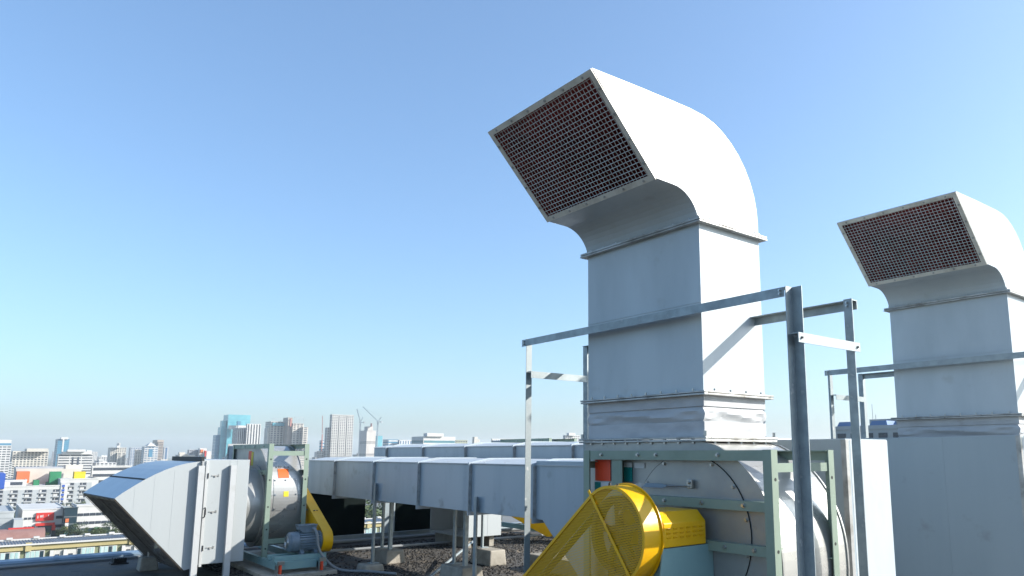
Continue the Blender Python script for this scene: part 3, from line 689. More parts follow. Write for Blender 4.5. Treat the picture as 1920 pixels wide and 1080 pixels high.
def make_side_fan(label, X1, Y0, wx, dy, zt, zb, group=None, detailed=True, front_drive=False):
    """fan with its inlet towards -Y; frame's +X face at X1, -Y face at Y0"""
    t = thing('intake_fan', label, 'fan', (X1 - wx / 2, Y0 + dy / 2, 0), group)
    X0, Y1 = X1 - wx, Y0 + dy
    a = 0.07
    k = (zt - zb) / 1.68
    cx, cz = X1 - 0.83 * k, zb + 0.79 * k + 0.02
    R = zt - 0.03 - cz
    line = [(X0 - 0.02, zt - 0.03)] + scroll_line(cx, cz, [(90, R), (0, R * 0.925), (-90, R * 0.86), (-180, R * 0.76), (-215, R * 0.72)], 70)
    zc = line[-1][1]
    line += [(X0 - 0.02, zc)]
    ya, yb = Y0 + 0.035, Y1 - 0.035
    w = MB()
    for p, q in zip(line, line[1:]):
        w.add([(p[0], ya + 0.012, p[1]), (q[0], ya + 0.012, q[1]), (q[0], yb - 0.012, q[1]), (p[0], yb - 0.012, p[1])], [(0, 1, 2, 3)])
    w.build('scroll_wrap', 'scroll', t, smooth=True)
    lip = [(cx + (p[0] - cx) * 1.016, cz + (p[1] - cz) * 1.016) for p in line]
    MB().prism(lip, 'y', ya, ya + 0.012).build('side_plate', 'steel', t)
    MB().prism(lip, 'y', yb - 0.012, yb).build('side_plate', 'steel', t)
    # inlet ring
    if not front_drive: MB().lathe((cx + 0.12, 0, cz - 0.08), Y_, [(Y0 - 0.26, 0.56 * k), (Y0 - 0.26, 0.60 * k), (Y0 - 0.245, 0.60 * k), (Y0 - 0.245, 0.565 * k), (Y0 + 0.01, 0.565 * k), (Y0 + 0.01, 0.62 * k), (Y0 + 0.03, 0.62 * k)], 56).build('inlet_ring', 'steel', t, smooth=True)
    # frame
    for (x, y, u, v) in ((X0, Y0, X_, Y_), (X1, Y0, -X_, Y_), (X0, Y1, X_, -Y_), (X1, Y1, -X_, -Y_)):
        p = MB().angle((x, y, zb), (x, y, zt), u, v, a, 0.007).build('post', 'green', t)
        if u.x < 0:
            for z in (0.34, 0.62, 0.95, 1.35, 1.66): MB().cyl((x + 0.0003, y + v.y * 0.036, z * k), X_, 0.013, 0.0, 0.0008, 12).build('bolt_hole', 'hole', p)
    for z in (zt - 0.003, zt - 0.40 * k):
        for y, sg in ((Y0 + 0.008, 1), (Y1 - 0.008, -1)):
            q = MB().angle((X0 + 0.008, y, z), (X1 - 0.008, y, z), (0, sg, 0), (0, 0, -1), 0.07, 0.007).build('rail', 'green', t)
            if sg > 0:
                for fx in (0.35, 0.62, 0.85): bolt_part((X0 + wx * fx, y - 0.0005, z - 0.035), -Y_, q, 0.012, 0.015)
    for x, sg in ((X1 - 0.008, -1), (X0 + 0.008, 1)):
        for z in (zt - 0.11 * k, zb + 0.26 * k):
            MB().angle((x, Y0 + 0.008, z), (x, Y1 - 0.008, z), (sg, 0, 0), (0, 0, -1), 0.07, 0.007).build('side_rail', 'green', t)
        MB().angle((x - sg * 0.001, Y0 + 0.05, zt - 0.13 * k), (x - sg * 0.001, Y1 - 0.05, zt - 0.45 * k), (sg, 0, 0), (0, 0, -1), 0.05, 0.006).build('brace', 'green', t) if sg > 0 else None
    for y in (Y0 - 0.02, Y1 - 0.05):
        MB().channel((X0 - 0.1, y, zb - 0.10), (X1 + 0.75 * k, y, zb - 0.10), Y_, Z_, 0.1, 0.06).build('skid_beam', 'teal', t)
    # motor on slide rails beside the scroll
    mx, mz, mr = X1 + 0.44 * k, zb + 0.245 * k, 0.145 * k
    ygd = Y0 - 0.28 if front_drive else Y1
    motor(t, mx, mz, Y0 + 0.20 * k, Y0 + 0.72 * k, mr)
    for x in (mx - 0.13, mx + 0.13):
        MB().box(x - 0.045, x + 0.045, Y0 - 0.02, Y1 + 0.12, zb + 0.002, zb + 0.075 * k).build('slide_rail', 'teal', t, bevel=0.004)
    MB().channel((X1 + 0.70 * k, Y0 - 0.02, zb - 0.10), (X1 + 0.70 * k, Y1 + 0.10, zb - 0.10), -X_, Z_, 0.11, 0.06).build('cross_beam', 'teal', t)
    # spring mounts
    for (x, y) in ((X1 + 0.735 * k, Y0 + 0.02), (X1 + 0.735 * k, Y1 - 0.0), (X0 - 0.05, Y0 + 0.02)):
        s = MB(); s.box(x - 0.05, x + 0.07, y - 0.06, y + 0.06, 0.062, 0.072); s.box(x - 0.04, x + 0.06, y - 0.05, y - 0.042, 0.072, zb - 0.02); s.box(x + 0.02, x + 0.06, y - 0.04, y + 0.05, zb - 0.02, zb + 0.03)
        sp = s.build('spring_mount', 'bolt', t, bevel=0.002)
        MB().cyl((x + 0.03, y, 0), Z_, 0.022, 0.072, zb - 0.02, 12).build('spring', 'red', sp)
    # belt guard, edge on
    c0, r0, c1, r1 = (cx, cz + 0.06), 0.20 * k, (mx, mz), 0.175 * k
    if front_drive: c0, r0, c1, r1 = (X1 - 1.0, 0.88), 0.44, (X1 + 0.25, 0.42), 0.30
    g = MB(); ring_strip(g, hull_guard(c0, r0, c1, r1), hull_guard(c0, r0 - 0.005, c1, r1 - 0.005), ygd + 0.065, ygd + 0.215)
    gd = g.build('belt_guard', 'yellow', t, smooth=True)
    MB().prism(hull_guard(c0, r0 - 0.006, c1, r1 - 0.006), 'y', ygd + 0.067, ygd + 0.070).build('guard_back', 'yellow', gd)
    MB().prism(hull_guard(c0, r0 - 0.006, c1, r1 - 0.006), 'y', ygd + 0.209, ygd + 0.213).build('guard_face', 'yellow', gd)
    nn = Vector((-(c1[1] - c0[1]), 0, c1[0] - c0[0])).normalized()
    for f_ in (0.52, 0.52):
        pass
    q0 = Vector((c0[0], ygd + 0.11, c0[1])).lerp(Vector((c1[0], ygd + 0.11, c1[1])), 0.62) + nn * (r0 * 0.38 + r1 * 0.62)
    for dy_ in (0, 0.05): bolt_part(q0 + Vector((0, dy_, 0)), nn, gd, 0.008, 0.008, 'rivet', 'hole')
    MB().bar(q0 + Vector((-0.30, -0.10, 0.02)), q0 + Vector((0.0, 0.02, 0.004)), Z_, Y_, 0.02, 0.012).build('guard_bracket', 'bolt', t)
    # discharge: flexible sleeve and taper to the left
    fl = MB(); n = 9
    xs = [X0 - 0.03 - 0.30 * k * i / n for i in range(n + 1)]
    for i in range(n):
        o0 = 0.012 * (1 if i % 2 else -1); o1 = -o0
        def rg(x, o): return [(x, ya - o, zt - 0.02 + o), (x, yb + o, zt - 0.02 + o), (x, yb + o, zc - o), (x, ya - o, zc - o)]
        fl.add(rg(xs[i], o0) + rg(xs[i + 1], o1), [(0, 1, 5, 4), (1, 2, 6, 5), (2, 3, 7, 6), (3, 0, 4, 7)])
    fl.build('flexible_sleeve', 'canvas', t)
    xe = xs[-1] - 0.02
    MB().box(xe - 0.015, xe + 0.015, ya - 0.03, yb + 0.03, zc - 0.04, zt + 0.02).build('sleeve_flange', 'flange', t)
    tp = MB(); x2 = xe - 0.75 * k
    tp.add([(xe - 0.016, ya, zt - 0.02), (xe - 0.016, yb, zt - 0.02), (xe - 0.016, yb, zc - 0.02), (xe - 0.016, ya, zc - 0.02), (x2, ya, zt - 0.66 * k), (x2, yb, zt - 0.66 * k), (x2, yb, zb), (x2, ya, zb)],
           [(0, 1, 5, 4), (1, 2, 6, 5), (2, 3, 7, 6), (3, 0, 4, 7), (4, 5, 6, 7)])
    tp.build('discharge_taper', 'duct', t)
    # markings bent on to the scroll
    def on_scroll(y, s):
        """point on the scroll skin, s metres of arc above the +X extreme"""
        an = s / (R * 0.925)
        aa = math.degrees(an)
        if aa >= 0: rr = R * 0.925 + (R - R * 0.925) * min(aa, 90) / 90
        else: rr = R * 0.925 + (R * 0.86 - R * 0.925) * min(-aa, 90) / 90
        return Vector((cx + rr * math.cos(an), y, cz + rr * math.sin(an)))
    def patch(nm, m, y0, y1, s0, s1, off, skew=0.0, par=t):
        q = MB(); n = 10; vs_ = []
        for j, of in ((0, off), (1, off + 0.003)):
            for i in range(n + 1):
                s = s0 + (s1 - s0) * i / n
                c = on_scroll(0, s); nr = Vector((c.x - cx, 0, c.z - cz)).normalized()
                sk = skew * (s - s0)
                for y in (y0 + sk, y1 + sk): vs_.append(Vector((c.x, y, c.z)) + nr * of)
        st = 2 * (n + 1); fs = []
        for i in range(n):
            fs += [(i * 2, i * 2 + 1, i * 2 + 3, i * 2 + 2), (st + i * 2, st + i * 2 + 1, st + i * 2 + 3, st + i * 2 + 2), (i * 2, i * 2 + 2, st + i * 2 + 2, st + i * 2), (i * 2 + 1, i * 2 + 3, st + i * 2 + 3, st + i * 2 + 1)]
        fs += [(0, 1, st + 1, st), (2 * n, 2 * n + 1, st + 2 * n + 1, st + 2 * n)]
        return q.add(vs_, fs).build(nm, m, par)
    if detailed:
        dr = patch('access_door', 'steel', Y0 + 0.125, Y0 + 0.49, -0.14, 0.34, 0.003)
        for y in (Y0 + 0.15, Y0 + 0.307, Y0 + 0.465):
            for s in (-0.115, 0.1, 0.315):
                if abs(y - Y0 - 0.307) < 0.01 and s == 0.1: continue
                c = on_scroll(y, s); bolt_part(c + (c - Vector((cx, y, cz))).normalized() * 0.006, c - Vector((cx, y, cz)), dr, 0.011, 0.014)
        patch('yellow_label', 'yellst', Y0 + 0.27, Y0 + 0.345, 0.065, 0.145, 0.0066, par=dr)
        patch('orange_sticker', 'orange', Y0 + 0.20, Y0 + 0.36, 0.352, 0.50, 0.003)
        vs_, fs = text_mesh('KEF-5-4', 0.052)
        wv = max(v[0] for v in vs_)
        nv = []
        for v in vs_:
            c = on_scroll(Y0 + 0.17 + v[0] / wv * 0.21, 0.514 + v[1]); nv.append(c + (c - Vector((cx, c.y, cz))).normalized() * 0.0035)
        MB().add(nv, fs).build('lettering', 'ink', t)
        MB().box(X1 - 1.16, X1 - 1.00, ya - 0.004, ya - 0.0006, zt - 0.34, zt - 0.11).build('red_sticker', 'red', t)
        MB().box(X1 - 0.998, X1 - 0.90, ya - 0.004, ya - 0.0006, zt - 0.34, zt - 0.12).build('yellow_sticker', 'yellst', t)
    return t

lf = make_side_fan('grey fan in pale green frame with orange sticker and motor, left of the long duct', -11.60, 3.53, 2.0, 0.61, 1.895, 0.215, 'fans with intake boxes')
make_side_fan('partly hidden fan in green frame with yellow belt guard beyond both long ducts', -12.0, 9.2, 1.8, 0.74, 2.06, 0.26, 'fans with intake boxes', detailed=False, front_drive=True)

def intake_box(t, X0, X1, Y0, Y1, z0, z1, door=True):
    """insulated plenum box in front of a fan inlet"""
    th = 0.03
    MB().box(X1 - th, X1, Y0, Y1, z0, z1).build('side_panel', 'hoodwhite', t, bevel=0.004)
    MB().box(X0, X0 + th, Y0, Y1, z0, z1).build('side_panel', 'hoodwhite', t, bevel=0.004)
    MB().box(X0 + th, X1 - th, Y0 + 0.001, Y1 - 0.001, z1 - th, z1 - 0.001).build('top_panel', 'hoodwhite', t)
    MB().box(X0 + th, X1 - th, Y0 + 0.001, Y1 - 0.001, z0 + 0.001, z0 + th).build('bottom_panel', 'hoodwhite', t)
    MB().box(X0 + th, X1 - th, Y1 - th, Y1 - 0.002, z0 + th, z1 - th).build('back_panel', 'panel', t)
    for y in (Y0 + 0.36, Y0 + 0.46):
        MB().box(X1 + 0.0003, X1 + 0.003, y, y + 0.006, z0 + 0.01, z1 - 0.01).build('seam', 'hoodwhite', t)

# left intake hood, slightly skewed in plan as it stands
def make_intake():
    t = thing('intake_hood', 'large white intake hood with curved top and downward mesh mouth at left', 'intake hood', (-12.6, 2.3, 0))
    X0, X1 = -13.6, -11.60
    prof_top = [(1.575, 1.151), (1.66, 1.222), (1.779, 1.306), (1.90, 1.387), (2.022, 1.458), (2.15, 1.522), (2.278, 1.572), (2.41, 1.608), (2.547, 1.629), (2.60, 1.634)]
    bot = [(2.60, 0.16), (2.485, 0.135)]
    th = 0.004
    SK = 0.075                                            # skew of the far side towards -Y
    prof = prof_top + bot
    def sk(p, x): return (x, p[0] - SK * (X1 - x), p[1])
    for xa, xb, mm in ((X1 - th, X1, (1, 0)), (X0, X0 + th, (0, 1))):
        n = len(prof); a_ = [sk(p, xa) for p in prof]; b_ = [sk(p, xb) for p in prof]
        m = MB(); m.add(a_, [tuple(range(n))[::-1]], mm[0]); m.add(b_, [tuple(range(n))], mm[1]); m.add(a_ + b_, [(i, (i + 1) % n, n + (i + 1) % n, n + i) for i in range(n)], 0)
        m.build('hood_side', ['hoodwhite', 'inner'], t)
    m = MB()
    for p, q in zip(prof_top, prof_top[1:]):
        m.add([sk(p, X0 + th), sk(p, X1 - th), sk(q, X1 - th), sk(q, X0 + th)], [(0, 1, 2, 3)])
    for p, q in zip(prof_top, prof_top[1:]):
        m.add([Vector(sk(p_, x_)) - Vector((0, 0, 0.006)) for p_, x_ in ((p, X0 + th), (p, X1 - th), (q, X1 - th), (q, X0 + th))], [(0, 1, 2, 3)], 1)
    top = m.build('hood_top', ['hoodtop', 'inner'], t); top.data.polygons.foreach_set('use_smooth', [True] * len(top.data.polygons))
    pa = prof_top[3]; pb = (prof_top[3][0] + 0.022, prof_top[3][1] + 0.016)
    ms = MB(); up = Vector((0, -0.002, 0.003))
    ms.add([Vector(sk(pa, X0)) + up, Vector(sk(pa, X1)) + up, Vector(sk(pb, X1)) + up, Vector(sk(pb, X0)) + up], [(0, 1, 2, 3)]); ms.build('standing_seam', 'hole', top)
    for s in (1.80, 2.03, 2.27):
        zt_ = [z for (y, z) in prof_top if y <= s][-1]
        zb_ = 1.151 + (s - 1.575) / (2.485 - 1.575) * (0.135 - 1.151)
        MB().box(X1 + 0.0003, X1 + 0.0014, s, s + 0.005, zb_ + 0.02, zt_ - 0.005).build('seam', 'hoodwhite', t)
    # mouth: edge trims and coarse mesh
    A = Vector((0, 1.575, 1.151)); B = Vector((0, 2.485, 0.135)); d = (B - A).normalized(); L = (B - A).length
    nrm = Vector((0, d.z, -d.y)); nrm = nrm if nrm.z < 0 else -nrm
    def P(x, s, o=0.0): q = A + d * s + nrm * o; return Vector((x, q.y - SK * (X1 - x), q.z))
    wires = MB()
    for i in range(56):
        x = X0 + 0.03 + (X1 - X0 - 0.06) * i / 55; wires.tube([P(x, 0.02), P(x, L - 0.02)], 0.0022, 4)
    for k in range(46):
        s_ = 0.02 + (L - 0.04) * k / 45; wires.tube([P(X0 + 0.02, s_, 0.004), P(X1 - 0.02, s_, 0.004)], 0.0026, 4)
    wires.build('wire_screen', 'wiredark', t, kind='stuff')
    for p0, p1, u in ((P(X0, 0.025, 0.012), P(X1, 0.025, 0.012), d), (P(X0, L - 0.025, 0.012), P(X1, L - 0.025, 0.012), d), (P(X0 + 0.025, 0.05, 0.0121), P(X0 + 0.025, L - 0.05, 0.0121), X_), (P(X1 - 0.025, 0.05, 0.0121), P(X1 - 0.025, L - 0.05, 0.0121), X_), (P(-12.62, 0.05, 0.0122), P(-12.62, L - 0.05, 0.0122), X_)):
        MB().bar(p0, p1, u, nrm, 0.045, 0.006).build('screen_trim', 'wiredark', t)
    # end flange of the hood, then the plenum box
    MB().box(X1 - 0.0, X1 + 0.045, 2.602, 2.612, 0.16, 1.64).build('end_flange', 'flange', t)
    MB().box(X0, X1, 2.602, 2.640, 1.6345, 1.70).build('top_flange', 'dark', t)
    MB().box(X1 - 0.0, X1 + 0.045, 2.616, 2.626, 0.16, 1.64).build('end_flange', 'cap', t)
    intake_box(t, X0, X1, 2.628, 3.262, 0.195, 1.655)
    # door strip, hinges and latches
    MB().box(X1 + 0.0005, X1 + 0.022, 2.664, 2.700, 0.165, 1.64).build('door_edge', 'cap', t, bevel=0.002)
    for z in (1.43, 0.92, 0.42):
        q = MB(); q.box(X1 + 0.0225, X1 + 0.028, 2.692, 2.706, z - 0.035, z + 0.035); q.cyl((X1 + 0.03, 2.70, z), Z_, 0.006, -0.038, 0.038, 8); q.build('hinge', 'pulley', t)
        l = MB(); l.box(X1 + 0.001, X1 + 0.009, 2.75, 2.84, z - 0.006, z + 0.006); l.cyl((X1 + 0.001, 2.80, z - 0.008), X_, 0.014, 0, 0.014, 10); l.box(X1 + 0.001, X1 + 0.012, 2.84, 2.852, z - 0.012, z + 0.018); l.build('latch', 'flange', t)
    hd = MB(); hd.tube([(X1 + 0.025, 2.69, 0.98), (X1 + 0.07, 2.685, 0.97), (X1 + 0.075, 2.68, 0.86), (X1 + 0.025, 2.685, 0.85)], 0.009, 8); hd.build('door_handle', 'dark', t, smooth=True)
    # legs standing outside the box
    for y in (2.555, 2.985):
        l = MB().angle((X1 + 0.085, y, 0.0), (X1 + 0.085, y, 1.575), -X_, Y_, 0.08, 0.006).build('leg', 'cap', t)
        l2 = MB().angle((X0 - 0.105, y, 0.0), (X0 - 0.105, y, 1.575), X_, Y_, 0.055, 0.006).build('leg', 'cap', t)
        MB().box(X0 - 0.049, X0 - 0.002, y + 0.005, y + 0.045, 1.52, 1.545).build('cleat', 'cap', l2)
    return t
make_intake()
t = thing('intake_box', 'white panelled intake box low behind the long ducts', 'intake box', (-12.7, 7.7, 0))
intake_box(t, -13.4, -12.0, 7.28, 8.05, 0.20, 1.60)
for y in (7.4, 7.9): MB().box(-13.3, -12.1, y - 0.05, y + 0.05, 0.0, 0.195).build('bearer', 'concrete', t)

# concrete block with stud under the far corner of the hood, roof drain, pad
def block(nm, label, x, y, sx, sy, h, grp=None, taper=0.02):
    b = MB(); b.add([(x - sx, y - sy, 0), (x + sx, y - sy, 0), (x + sx, y + sy, 0), (x - sx, y + sy, 0), (x - sx + taper, y - sy + taper, h), (x + sx - taper, y - sy + taper, h), (x + sx - taper, y + sy - taper, h), (x - sx + taper, y + sy - taper, h)],
                    [(0, 3, 2, 1), (4, 5, 6, 7), (0, 1, 5, 4), (1, 2, 6, 5), (2, 3, 7, 6), (3, 0, 4, 7)])
    CUR[0] = (x, y, 0)
    return tag(b.build(nm, 'concrete', bevel=0.02), label, 'concrete block', grp)
bk = block('concrete_block', 'concrete block with a steel stud under the white intake hood', -12.95, 2.27, 0.13, 0.13, 0.20)
MB().cyl((-12.95, 2.27, 0.20), Z_, 0.014, 0, 0.16, 10).build('stud', 'bolt', bk)
MB().box(-13.03, -12.87, 2.20, 2.34, 0.352, 0.362).build('stud_plate', 'galv', bk)
CUR[0] = (-14.0, 2.05, 0)
b = MB(); b.box(-14.15, -13.9, 1.93, 2.17, 0.0, 0.02); b.box(-14.12, -13.93, 1.96, 2.14, 0.02, 0.09)
for i in range(6): b.box(-13.929, -13.92, 1.97 + i * 0.029, 1.985 + i * 0.029, 0.022, 0.10)
tag(b.build('roof_drain', 'dark', bevel=0.004), 'small black roof drain grate by the roof edge kerb', 'drain')
CUR[0] = (-12.0, 3.9, 0)
b = MB(); b.box(-13.8, -10.75, 3.35, 4.35, 0.0, 0.062)
tag(b.build('equipment_pad', 'concrete', bevel=0.008), 'thin concrete pad under the left fan', 'pad')

# ------------------------------------------------------------------ long horizontal ducts
def make_duct(label, y0, y1, zb, zt, joints, end_drop=None):
    t = thing('air_duct', label, 'duct', ((joints[0] + joints[-1]) / 2, (y0 + y1) / 2, zb), 'long horizontal ducts')
    for i, (xa, xb) in enumerate(zip(joints, joints[1:])):
        g = 0.012; xa_, xb_ = xa + g, xb - g
        m = MB()
        if end_drop and i == len(joints) - 2:
            m.prism([(xa_, zt), (xb_, zt), (xb_, end_drop), (xa_ + 0.75, end_drop), (xa_ + 0.12, zb), (xa_, zb)], 'y', y0, y1)
        else:
            m.prism([(y0, zb), (y1, zb), (y1, zt), (y0 + 0.30, zt), (y0, zt - 0.053)], 'x', xa_, xb_)
        s = m.build('section', 'duct', t, bevel=0.004)
        # folded white cover with a sloping front edge
        c = MB(); c.prism([(y0 - 0.014, zt - 0.052), (y0 - 0.014, zt - 0.040), (y0 + 0.30, zt + 0.008), (y1, zt + 0.012), (y1, zt + 0.0008), (y0 + 0.30, zt + 0.0008), (y0 - 0.0005, zt - 0.052)], 'x', xa_ + 0.004, xb_ - 0.004)
        cv = c.build('cover', 'cap', s)
        for k in range(3):
            bolt_part((xa_ + (xb_ - xa_) * (k + 0.5) / 3, y0 + 0.05, zt - 0.034), Vector((0, -0.18, 0.98)), cv, 0.008, 0.006, 'rivet', 'flange')
        if 0 < i:
            f_ = MB(); [f_.prism([(y0 - 0.045, zb - 0.045), (y1 + 0.045, zb - 0.045), (y1 + 0.045, zt + 0.025), (y0 + 0.25, zt + 0.025), (y0 - 0.045, zt - 0.03)], 'x', q0, q1) for q0, q1 in ((xa - 0.011, xa - 0.0015), (xa + 0.0015, xa + 0.011))]
            f_.build('joint_flange', 'duct', t)
            f2_ = MB(); f2_.box(xa + 0.0115, xa + 0.016, y0 - 0.044, y0 - 0.002, zb + 0.02, zt - 0.06); f2_.build('joint_cleat', 'flange', t)
    return t
make_duct('nearer long grey horizontal duct of riveted sections on steel legs', 4.91, 5.78, 1.03, 1.666, [-13.75, -12.42, -10.85, -9.37, -8.01, -6.65, -4.585], end_drop=0.5)
make_duct('farther long grey horizontal duct showing above the nearer one', 6.10, 7.0, 1.16, 1.90, [-13.57, -12.97, -11.53, -10.12, -8.77, -7.43, -5.99, -4.62])

# duct legs on blocks
def leg_thing(label, x, y, top, sgn=1, blk=None, dbl=False, slant=0.0):
    t = thing('duct_leg', label, 'duct leg', (x, y, 0), 'galvanised duct legs')
    z0 = blk if blk else 0.0
    MB().angle((x, y, z0), (x + slant, y, top), X_ * sgn, Y_, 0.055, 0.006).build('post', 'galv', t)
    if dbl: MB().angle((x + 0.33, y, z0), (x + 0.33, y, top), -X_, Y_, 0.055, 0.006).build('post', 'galv', t)
    MB().box(x - 0.03, x + 0.09, y - 0.04, y + 0.1, z0, z0 + 0.008).build('foot_plate', 'galv', t)
    return t
block('concrete_block', 'small concrete block under the front duct leg near the left fan motor', -10.72, 4.84, 0.17, 0.16, 0.11, 'duct footing blocks')
leg_thing('front galvanised duct leg close to the left fan motor', -10.74, 4.852, 1.295, 1, 0.112)
leg_thing('front galvanised duct leg standing nearest to the yellow belt guard', -7.84, 4.852, 1.22, 1, None)
block('concrete_block', 'concrete block carrying two rear duct legs beside the gap to the town', -11.42, 5.45, 0.30, 0.17, 0.21, 'duct footing blocks')
leg_thing('pair of rear galvanised legs on the block beside the gap to the town', -11.60, 5.40, 1.028, 1, 0.212, True)
block('concrete_block', 'concrete block carrying two rear duct legs in front of the white intake box', -9.02, 5.40, 0.31, 0.18, 0.23, 'duct footing blocks')
leg_thing('pair of rear galvanised legs in front of the white intake box', -9.20, 5.36, 1.028, 1, 0.232, True)
block('concrete_block', 'concrete block in shade behind the paired duct legs', -10.2, 6.6, 0.30, 0.16, 0.24, 'duct footing blocks')
leg_thing('single dark leg standing behind the paired duct legs', -10.35, 6.55, 1.155, 1, 0.242)
block('concrete_block', 'long concrete block below the far yellow belt guard', -8.7, 7.0, 0.75, 0.20, 0.22, 'duct footing blocks')
block('concrete_block', 'concrete block half hidden behind the yellow mesh guard', -6.2, 5.35, 0.16, 0.15, 0.16, 'duct footing blocks')
leg_thing('short leg behind the yellow mesh guard', -6.22, 5.33, 1.025, 1, 0.162)
CUR[0] = (-9.9, 5.6, 0)
tag(MB().tube([(-9.35, 5.05, 0.03), (-10.6, 6.6, 0.34)], 0.02, 8).build('loose_pipe', 'galv', smooth=True), 'loose steel pipe leaning between the duct legs', 'pipe')
for (p0, p1, r, l) in (((-13.9, 4.9, 0.09), (-13.5, 11.5, 0.09), 0.035, 'upper steel pipe running past the rear blocks'), ((-12.9, 4.6, 0.06), (-12.4, 11.0, 0.06), 0.025, 'lower thin pipe running over the gravel')):
    CUR[0] = p0
    tag(MB().tube([p0, p1], r, 10).build('roof_pipe', 'conduit', smooth=True), l, 'pipe')
CUR[0] = (-14.2, 5, 0)
b = MB(); b.channel((-14.25, 4.6, 0.02), (-14.25, 12, 0.02), X_, Z_, 0.14, 0.06)
tag(b.build('kerb_channel', 'panel'), 'grey steel channel along the roof edge below dark panels', 'steel channel')
for z, y in ((0.19, 5.4),):
    CUR[0] = (-14.2, y, 0.16); v = MB(); v.cyl((-14.2, y, 0.22), Y_, 0.03, -0.06, 0.06, 10); v.cyl((-14.2, y, 0.16), Z_, 0.02, 0, 0.12, 8); v.cyl((-14.2, y, 0.29), Z_, 0.05, 0, 0.012, 12)
    tag(v.build('valve', 'flange'), 'small steel valve on the roof edge channel', 'valve')
def screen_wall(label, y0, y1, m, top=1.30):
    t = thing('screen_panel', label, 'panel', (-14.45, (y0 + y1) / 2, 0), 'upright panels along the roof edge')
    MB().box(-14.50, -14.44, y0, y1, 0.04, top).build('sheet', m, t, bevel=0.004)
    for y in (y0 + 0.04, y1 - 0.04): MB().box(-14.56, -14.505, y - 0.025, y + 0.025, 0.0, top).build('stay', 'pulley', t)
    if m == 'shadepanel': MB().box(-14.439, -14.43, y0, y1, 0.93, 0.96).build('batten', 'shadepanel', t)
    return t
screen_wall('dark upright panel behind the left fan belt guard', 4.75, 6.36, 'shadepanel')
screen_wall('pale narrow upright panel between the two dark panels', 6.78, 7.02, 'panel')
screen_wall('wide dark upright panel under the middle of the ducts', 7.04, 8.22, 'shadepanel')
screen_wall('pale upright panel right of the wide dark panel', 8.24, 8.60, 'panel')
